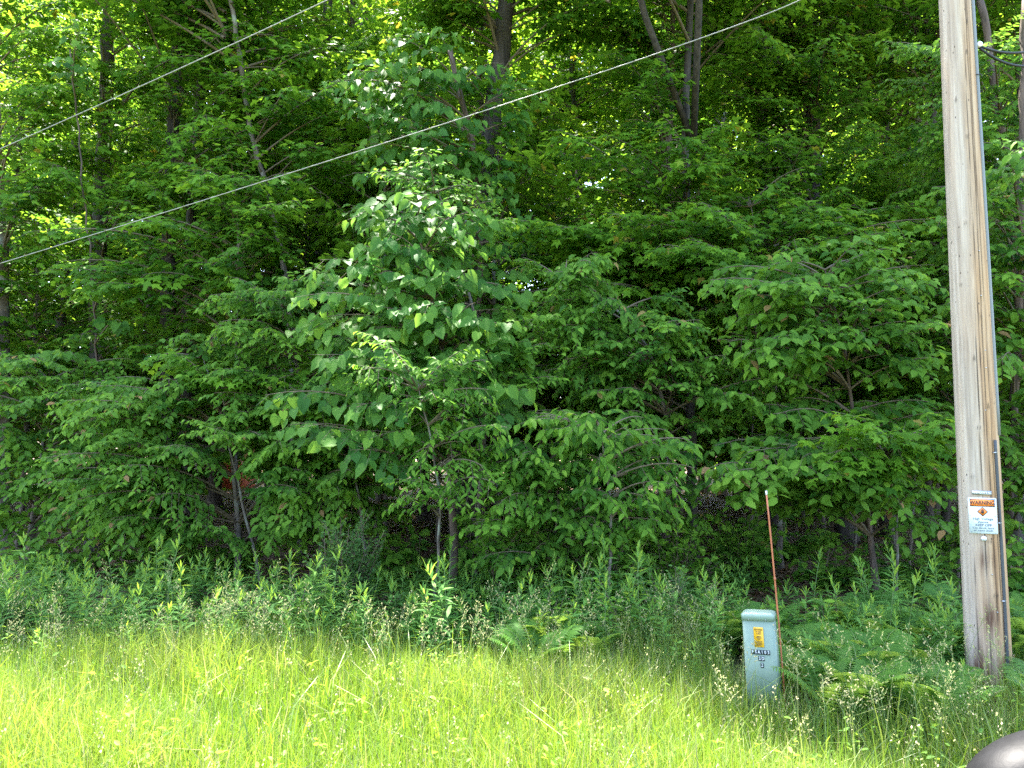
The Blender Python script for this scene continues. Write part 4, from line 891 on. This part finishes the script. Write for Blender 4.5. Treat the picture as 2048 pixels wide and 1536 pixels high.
# little white knob below the sign
kz = pole_z(1078); c0 = on_pole(kz, .07, -.002); kd = np.array([math.sin(facecam + .07), -math.cos(facecam + .07), 0])
v, f = tube([c0, c0 + kd * .006, c0 + kd * .012, c0 + kd * .013, c0 + kd * .024, c0 + kd * .028], [.017, .018, .017, .009, .010, .006], 14); link('button_insulator', mesh('button_insulator', v, f, M['white_ceramic'], True), pole)
for (z, a) in ((pole_z(700), .62), (pole_z(735), .60), (pole_z(590), .55), (pole_z(1150), .35), (pole_z(1225), .5), (pole_z(820), .45), (pole_z(500), .58)):
    c0 = on_pole(z, a, -.004); kd = np.array([math.sin(facecam + a), -math.cos(facecam + a), 0])
    v, f = tube([c0, c0 + kd * .009, c0 + kd * .011], [.0045, .0045, .002], 7); link('nail_head', mesh('nail_head', v, f, M['steel'], True), pole)

def box_vf(x0, x1, y0, y1, z0, z1):
    V = np.array([(x, y, z) for z in (z0, z1) for y in (y0, y1) for x in (x0, x1)], float)
    F = np.array([(0, 2, 3, 1), (4, 5, 7, 6), (0, 1, 5, 4), (2, 6, 7, 3), (0, 4, 6, 2), (1, 3, 7, 5)])
    return V, [F]
def text_mesh(name, s, size, mat, align='CENTER', bold=.0, xs=1.0, ext=.0006):
    cu = bpy.data.curves.new(name, 'FONT'); cu.body = s; cu.size = size; cu.align_x = align; cu.align_y = 'CENTER'; cu.extrude = ext; cu.offset = bold; cu.resolution_u = 3
    o = bpy.data.objects.new('tmp', cu); COL.objects.link(o); dg = bpy.context.evaluated_depsgraph_get()
    me = bpy.data.meshes.new_from_object(o.evaluated_get(dg)); bpy.data.objects.remove(o); bpy.data.curves.remove(cu)
    co = np.zeros(len(me.vertices) * 3, np.float32); me.vertices.foreach_get('co', co); co = co.reshape(-1, 3)
    co = np.stack([co[:, 0] * xs, -co[:, 2], co[:, 1]], -1); me.vertices.foreach_set('co', co.ravel()); me.materials.clear(); me.materials.append(mat); me.name = name; me.update()
    return me
M['sign_white'] = simple('white_enamel_sign', (.62, .68, .68), .35)
M['sign_orange'] = simple('orange_sign_paint', (.95, .27, .05), .4)
M['sign_black'] = simple('black_print', (.03, .03, .035), .5)
M['sign_grey'] = simple('faded_dark_print', (.10, .12, .14), .5)
SW, SH = .170, .250
sz = (pole_z(998) + pole_z(1066)) / 2
spos = on_pole(sz, .07, .008)
sign = empty('warning_sign', tuple(p0 + spos)); tag(sign, 'white and orange high voltage warning sign nailed to the utility pole', 'sign')
Bs = frame_basis(pdir, -np.array([math.sin(facecam + .07), -math.cos(facecam + .07), 0]) * -1)
Bx = np.array([math.cos(facecam + .07), math.sin(facecam + .07), 0]); Bz = nrm(pdir); By = np.cross(Bz, Bx)
sign.matrix_basis = Matrix(((Bx[0], By[0], Bz[0], p0[0] + spos[0]), (Bx[1], By[1], Bz[1], p0[1] + spos[1]), (Bx[2], By[2], Bz[2], p0[2] + spos[2]), (0, 0, 0, 1)))
# panel with rounded corners, slightly bowed over the pole
def rounded(w, h, r, n=5):
    pts = []
    for cx, cy, a0 in ((w / 2 - r, h / 2 - r, 0), (-w / 2 + r, h / 2 - r, 90), (-w / 2 + r, -h / 2 + r, 180), (w / 2 - r, -h / 2 + r, 270)):
        for k in range(n + 1):
            a = R(a0 + 90 * k / n); pts.append((cx + r * math.cos(a), cy + r * math.sin(a)))
    return np.array(pts)
def plate(w, h, r, y0, y1, n=5):
    o = rounded(w, h, r, n); m = len(o)
    V = np.concatenate([np.stack([o[:, 0], np.full(m, y0), o[:, 1]], -1), np.stack([o[:, 0], np.full(m, y1), o[:, 1]], -1)])
    k = np.arange(m); F = [np.stack([k, k + m, (k + 1) % m + m, (k + 1) % m], -1), k[None], (k[::-1] + m)[None]]
    return V, F
v, f = plate(SW, SH, .008, -.0015, .0); link('panel', mesh('panel', v, f, M['sign_white']), sign)
v, f = box_vf(-.0745, .0745, -.0022, -.0016, .0635, .1155); link('header', mesh('header', v, f, M['sign_black']), sign)
# orange field with bowed top and bottom edges
xs_ = np.linspace(-.0725, .0725, 13); top = .1075 + .006 * (1 - (xs_ / .0725) ** 2); bot = .0715 - .006 * (1 - (xs_ / .0725) ** 2)
o = np.concatenate([np.stack([xs_, bot], -1), np.stack([xs_[::-1], top[::-1]], -1)]); m_ = len(o)
V = np.concatenate([np.stack([o[:, 0], np.full(m_, -.0028), o[:, 1]], -1), np.stack([o[:, 0], np.full(m_, -.0023), o[:, 1]], -1)]); k = np.arange(m_)
link('orange_field', mesh('orange_field', V, [k[None], np.stack([(k + 1) % m_, k, k + m_, (k + 1) % m_ + m_], -1)], M['sign_orange']), sign)
def letters(s, size, x, z, mat, y=-.0032, bold=0, xs=1.0, parent=sign, name='lettering'):
    o = link(name, text_mesh(name, s, size, mat, bold=bold, xs=xs, ext=.0003), parent, (x, y, z)); o['kind'] = 'stuff'; return o
letters('WARNING', .036, 0, .0895, M['sign_black'], bold=.0009, xs=.86)
def diamond(w, y, mat, name):
    V = np.array([(0, y, w), (-w, y, 0), (0, y, -w), (w, y, 0), (0, y + .0006, w), (-w, y + .0006, 0), (0, y + .0006, -w), (w, y + .0006, 0)]) + [0, 0, .028]
    link(name, mesh(name, V, [np.array([(0, 1, 2, 3), (0, 4, 5, 1), (1, 5, 6, 2), (2, 6, 7, 3), (3, 7, 4, 0)])], mat), sign)
diamond(.0335, -.0022, M['sign_black'], 'diamond_border'); diamond(.0275, -.0029, M['sign_orange'], 'diamond_field')
hand = []
hand.append(plate(.017, .018, .005, -.0036, -.003))
hv = []
for q, (hx, hz, w_, h_) in enumerate(((0, -.004, .017, .017), (-.0065, .009, .0032, .013), (-.002, .011, .0034, .017), (.0025, .0105, .0034, .015), (.0068, .008, .003, .011), (-.0105, -.001, .0035, .009))):
    v, f = plate(w_, h_, min(w_, h_) * .4, -.0036, -.003); hv.append((v + [hx, 0, .028 + hz], f))
v, f = join(hv); o = link('hand_symbol', mesh('hand_symbol', v, f, M['sign_black']), sign); o['kind'] = 'stuff'
letters('High Voltage', .0235, 0, -.0225, M['sign_grey'], y=-.0022, bold=.0003); letters('Above', .0235, 0, -.0450, M['sign_grey'], y=-.0022, bold=.0003)
letters('KEEP OFF', .0235, .002, -.0665, M['sign_grey'], y=-.0022, bold=.0006); letters('Can shock, burn', .0195, 0, -.0860, M['sign_grey'], y=-.0022, bold=.0002); letters('or cause death', .0195, 0, -.1035, M['sign_grey'], y=-.0022, bold=.0002)
for x_ in (-.076, .076):
    for z_ in (-.116, 0, .117):
        v, f = tube([(x_, 0.0, z_), (x_, -.0035, z_), (x_, -.0045, z_)], [.0028, .0028, .001], 7); link('nail', mesh('nail', v, f, M['steel'], True), sign)
# embossed number tag above it
tz = pole_z(986); tp = on_pole(tz, .07, .006)
v, f = plate(.118, .028, .003, -.0015, 0); tv = [(v, f)]
tagm = Matrix(((Bx[0], By[0], Bz[0], tp[0]), (Bx[1], By[1], Bz[1], tp[1]), (Bx[2], By[2], Bz[2], tp[2]), (0, 0, 0, 1)))
o = link('number_tag', mesh('number_tag', v, f, M['steel']), pole); o.matrix_basis = tagm
for q in range(7):
    v, f = box_vf(-.0045, .0045, -.0028, -.0016, -.007, .007); d_ = link('worn_digit', mesh('worn_digit', v, f, simple('pale_stamped_metal', (.62, .63, .62), .5) if q == 0 else bpy.data.materials['pale_stamped_metal']), o, (-.042 + q * .014, 0, 0))
# insulator and the two black cables leaving to the right
iz = P(1955, 92, 5.35); irel = iz - p0
ins = empty('cable_insulator', tuple(iz)); tag(ins, 'white round insulator on the right side of the pole top holding black cables', 'insulator')
v, f = tube([(0, -.035, 0), (0, -.033, 0), (0, -.012, 0), (0, -.008, 0), (0, .02, 0), (0, .024, 0)], [.014, .020, .021, .012, .020, .016], 18); link('spool', mesh('spool', v, f, M['white_ceramic'], True), ins)
bk = on_pole(irel[2], 1.0, -.02) - irel
v, f = tube([bk, (0, .01, 0), (0, -.03, 0)], .006, 6); link('bolt', mesh('bolt', v, f, M['steel'], True), ins)
for dz, sg, lab in ((0, .11, 'upper black cable hanging from the white insulator to the right'), (-.022, .17, 'lower black cable hanging from the white insulator to the right')):
    u = np.linspace(0, 1, 24)[:, None]; a = iz + [.012, 0, dz * .6]; b_ = P(2190, 10, 5.6) + [0, 0, dz]
    pts = a + (b_ - a) * u; pts[:, 2] -= (4 * sg * u * (1 - u))[:, 0] * 1.55 * (b_[0] - a[0]) ; ob = link('black_cable', mesh('black_cable', *tube(pts, .0095, 8), M['black_rubber'], True)); tag(ob, lab, 'cable')

# ------------------------------------------------------------------ overhead wires
M['wire'] = simple('pale_twisted_wire', (.30, .29, .25), .45, .3, noise=(120, .3))
def wire(a, b_, mid, label, r):
    a, b_, mid = map(np.asarray, (a, b_, mid)); u = np.linspace(-.12, 1.45, 70); c = 2 * mid - (a + b_) / 2
    def line(u):
        p = bezier(a, c, b_, np.clip(u, 0, 1)); te = 2 * (b_ - c); ts = 2 * (c - a)
        return p + np.clip(u - 1, 0, 9)[:, None] * te + np.clip(u, -9, 0)[:, None] * ts
    pts = line(u); bulge = r * (1 + .0 * u)
    A = tube(pts, bulge, 7)
    # thin lashing wire wound round it
    uu = np.linspace(-.12, 1.45, 2200); q = line(uu); T = nrm(np.gradient(q, axis=0)); s1 = nrm(np.cross(T, [0, 0, 1.0])); s2 = np.cross(s1, T); an = uu * 260
    L = tube(q + (s1 * np.cos(an)[:, None] + s2 * np.sin(an)[:, None]) * r * 1.02, r * .22, 4)
    root = empty('overhead_wire', tuple(a)); tag(root, label, 'wire'); off = np.asarray(a)
    link('strand', mesh('strand', A[0] - off, A[1], M['wire'], True), root); link('lashing', mesh('lashing', L[0] - off, L[1], M['wire'], True), root)
wire(P(0, 527, 8.2), P(1600, 0, 5.7), P(1020, 205, 6.55), 'long lower pale wire crossing from the left edge to the top right', .0047)
wire(P(0, 298, 8.4), P(655, 0, 7.35), P(340, 146, 7.85), 'short upper pale wire crossing the top left corner', .0056)

# ------------------------------------------------------------------ cable pedestal and marker
M['ped'] = simple('grey_green_plastic', (.20, .265, .20), .42, noise=(9, .07)); M['ped_cap'] = simple('grey_green_cap_plastic', (.225, .305, .235), .35, noise=(9, .06))
M['yellow'] = simple('yellow_sticker', (.80, .42, .02), .4); M['tile'] = simple('dark_number_tile', (.02, .03, .035), .35); M['white_ink'] = simple('white_ink', (.8, .8, .8), .4)
pbase = P(1533, 1412, 4.97); pbase[2] = float(ground_z(pbase[0], pbase[1])) - .02
ptop = P(1519, 1225, 5.0)
ped = empty('cable_pedestal', tuple(pbase)); tag(ped, 'green plastic cable box leaning in the grass with a yellow sticker', 'cable box')
ptilt = math.atan2(pbase[0] - ptop[0], ptop[2] - pbase[2])
ped.rotation_euler = (0, -ptilt - R(1.2), R(-25)); ped.rotation_mode = 'XYZ'
PH = (ptop[2] - pbase[2]) / math.cos(ptilt); PW, PD = .206, .140
def rr_section(w, d, r, n=6): return rounded(w, d, r, n)
def loft(secs):
    """secs: list of (outline (m,2), z)"""
    m = len(secs[0][0]); V = np.concatenate([np.concatenate([o, np.full((m, 1), z)], 1) for o, z in secs])
    k = np.arange(m); F = []
    for i in range(len(secs) - 1): F.append(np.stack([k + i * m, (k + 1) % m + i * m, (k + 1) % m + (i + 1) * m, k + (i + 1) * m], -1))
    return V, [np.concatenate(F), k[::-1][None], (k + (len(secs) - 1) * m)[None]]
bw_ = lambda z: PW * (1.0 + .02 * (1 - z / PH))
v, f = loft([(rr_section(bw_(0), PD, .022), 0), (rr_section(bw_(.3), PD, .022), .3), (rr_section(PW - .006, PD - .006, .022), PH - .034)]); link('body', mesh('body', v, f, M['ped'], False), ped)
v, f = loft([(rr_section(PW + .002, PD + .002, .024), PH - .036), (rr_section(PW + .003, PD + .003, .024), PH - .004), (rr_section(PW - .004, PD - .004, .022), PH + .004), (rr_section(PW - .030, PD - .028, .018), PH + .013), (rr_section(PW - .07, PD - .06, .012), PH + .016)])
link('cap', mesh('cap', v, f, M['ped_cap'], False), ped)
for x_ in (-.055, .05):
    v, f = tube([(x_, -PD / 2 - .001, PH - .028), (x_, -PD / 2 - .004, PH - .028)], [.0032, .0026], 8); link('screw', mesh('screw', v, f, M['steel'], True), ped)
FY = -PD / 2 - .0010
def on_face(name, mat, w, h, x, z, t=.0008, parent=ped, r=.002):
    v, f = plate(w, h, r, -t, 0, 3); return link(name, mesh(name, v, f, mat), parent, (x, FY, z))
st = on_face('sticker', M['yellow'], .060, .125, .0, PH - .138); 
def st_text(s, size, z, mat=None, name='print', bold=.0002):
    o = link(name, text_mesh(name, s, size, mat or M['sign_black'], bold=bold, xs=.95, ext=.0002), st, (0, -.0016, z)); o['kind'] = 'stuff'
v, f = box_vf(-.025, .025, -.0013, -.0009, .043, .054); link('header_bar', mesh('header_bar', v, f, M['sign_black']), st)
st_text('WARNING', .0105, .0485, M['yellow']); st_text('BURIED', .0115, .033); st_text('CABLE', .0115, .021)
for z_, w_ in ((.004, .026), (-.004, .034), (-.012, .018), (-.026, .040), (-.031, .036), (-.036, .040), (-.041, .034), (-.046, .038), (-.051, .026)):
    v, f = box_vf(-w_ / 2, w_ / 2, -.0013, -.0009, z_ - (.0022 if z_ > -.02 else .0011), z_ + (.0022 if z_ > -.02 else .0011)); link('fine_print_line', mesh('fine_print_line', v, f, M['sign_black']), st)
def tiles(s, x0, z, step=.0195):
    for i, ch in enumerate(s):
        b_ = on_face('number_tile', M['tile'], step * .97, .030, x0 + (i - (len(s) - 1) / 2) * step, z)
        link('character', text_mesh('character', ch, .0285, M['white_ink'], bold=.0003, xs=.80, ext=.0003), b_, (0, -.0014, 0))
tiles('FSA105', .004, PH - .232); tiles('2D', .006, PH - .272); tiles('2', .008, PH - .314)
# marker rod
M['rod'] = simple('orange_fibreglass', (.42, .13, .06), .4, noise=(14, .2)); M['rod_white'] = simple('white_band', (.75, .74, .72), .4)
mb, mt_ = P(1569, 1400, 4.93), P(1532.5, 983, 4.93); mb = mb + (mt_ - mb) * ((-.05 - mb[2]) / (mt_[2] - mb[2]))
rod = empty('marker_rod', tuple(mb)); tag(rod, 'thin orange marker rod leaning beside the green cable box', 'marker rod')
dv = mt_ - mb; u = np.linspace(0, 1, 10); bow = np.sin(u * np.pi) * .006
pts = dv * u[:, None]; pts[:, 0] += bow
link('rod', mesh('rod', *tube(pts, .0055, 10), M['rod'], True), rod)
link('tip_band', mesh('tip_band', *tube([dv * .985, dv * 1.003], .0062, 10), M['rod_white'], True), rod)
link('joint_collar', mesh('joint_collar', *tube([dv * .62 + [.006, 0, 0], dv * .634 + [.006, 0, 0]], .0075, 10), M['rod'], True), rod)

# ------------------------------------------------------------------ vehicle the photo was taken from: its mirror shows at the lower right
M['mirror_shell'] = simple('dark_purple_grey_paint', (.011, .011, .012), .5, .0, noise=(40, .3), spec=.12); M['trim'] = simple('pale_trim', (.07, .062, .072), .3); M['mirror_glass'] = simple('mirror_glass', (.8, .8, .82), .03, 1.0)
M['door'] = simple('dark_car_paint', (.05, .05, .06), .25, .4)
mc = P(2188, 1645, .76); car = empty('parked_car', (mc[0], .5, 0)); tag(car, 'dark purple-grey car mirror housing of the parked car at the lower right corner', 'car')
off = np.array([mc[0], .5, 0.0]); ua = np.linspace(0, np.pi, 25); vb = np.linspace(0, 2 * np.pi, 48, endpoint=False); UA, VB = np.meshgrid(ua, vb, indexing='ij')
def sup(c, p): return np.sign(c) * np.abs(c) ** p
rx, ry, rz_ = 250 / FPX * .76, .07, 172 / FPX * .76
ev = np.stack([rx * sup(np.sin(UA), .9) * sup(np.cos(VB), .9), ry * np.cos(UA), rz_ * sup(np.sin(UA), .9) * sup(np.sin(VB), .9)], -1).reshape(-1, 3) + mc - off
i = np.arange(24)[:, None] * 48; j = np.arange(48)[None]; j2 = (j + 1) % 48
link('mirror_housing', mesh('mirror_housing', ev, np.stack([i + j, i + 48 + j, i + 48 + j2, i + j2], -1).reshape(-1, 4), M['mirror_shell'], True), car)
a = np.linspace(R(60), R(200), 40); k_ = .80
ring = np.stack([rx * k_ * np.cos(a), -ry * math.sqrt(1 - k_ ** 2) * np.ones(40) - .001, rz_ * k_ * np.sin(a)], -1) + mc - off
link('mirror_trim', mesh('mirror_trim', *tube(ring, .0032, 6), M['trim'], True), car)
gl = plate(.17, .10, .03, .0, .004); o = link('mirror_glass', mesh('mirror_glass', gl[0], gl[1], M['mirror_glass']), car, tuple(mc - off + [.02, ry - .004, -.01])); 
v, f = tube([mc - off + [.03, 0, -.07], mc - off + [.05, -.12, -.16], mc - off + [.06, -.28, -.22]], [.03, .028, .035], 10); link('mirror_arm', mesh('mirror_arm', v, f, M['door'], True), car)
prof = np.array([(.30, 1.22), (.36, 1.20), (.42, 1.0), (.44, .75), (.42, .5), (.38, .38)])
xs_ = np.linspace(-.75, 1.6, 12); DV = np.array([(x, y, z) for x in xs_ for y, z in prof]) - [mc[0], .5, 0]
DV[:, 1] -= .12; m_ = len(prof); ii = (np.arange(len(xs_) - 1)[:, None] * m_ + np.arange(m_ - 1)[None]).ravel()
dm = mesh('door', DV, np.stack([ii, ii + m_, ii + m_ + 1, ii + 1], -1), M['door'], True); dob = link('door', dm, car); so = dob.modifiers.new('thickness', 'SOLIDIFY'); so.thickness = .03

# ------------------------------------------------------------------ red shed far behind the trees at the left
sx, sy, szz = P(418, 950, 33); szz = 0.0
M['red'] = simple('red_painted_boards', (.50, .11, .08), .6, noise=(3, .2)); M['roof'] = simple('grey_shingles', (.22, .21, .20), .8); M['white'] = simple('white_trim', (.7, .7, .68), .5)
shed = empty('red_shed', (float(sx), float(sy), 0.0), R(-14)); tag(shed, 'red wooden shed glimpsed low through the leaves far behind at the left', 'shed')
n_b = 14; bwid = 3.0 / n_b; bm_ = None
bmf = mesh('board', *box_vf(-bwid / 2 + .006, bwid / 2 - .006, -.015, .015, 0, 2.1), M['red'])
for i in range(n_b):
    link('board', bmf, shed, (-1.5 + bwid * (i + .5), -1.25, 0)); link('board', bmf, shed, (-1.5 + bwid * (i + .5), 1.25, 0))
for sg in (-1, 1): link('side_wall', mesh('side_wall', *box_vf(-.02, .02, -1.23, 1.23, 0, 2.1), M['red']), shed, (sg * 1.48, 0, 0))
v = np.array([(-1.7, -1.5, 2.05), (1.7, -1.5, 2.05), (1.7, 0, 2.8), (-1.7, 0, 2.8), (-1.7, 1.5, 2.05), (1.7, 1.5, 2.05)])
rf = link('roof', mesh('roof', v, [np.array([(0, 1, 2, 3), (3, 2, 5, 4)])], M['roof']), shed); so = rf.modifiers.new('thickness', 'SOLIDIFY'); so.thickness = .06
dr = link('door', mesh('door', *box_vf(-.45, .45, -.03, 0, 0, 1.8), M['white']), shed, (.3, -1.27, 0)); link('handle', mesh('handle', *box_vf(-.02, .02, -.06, -.031, .9, 1.0), M['steel']), dr, (.35, 0, 0))
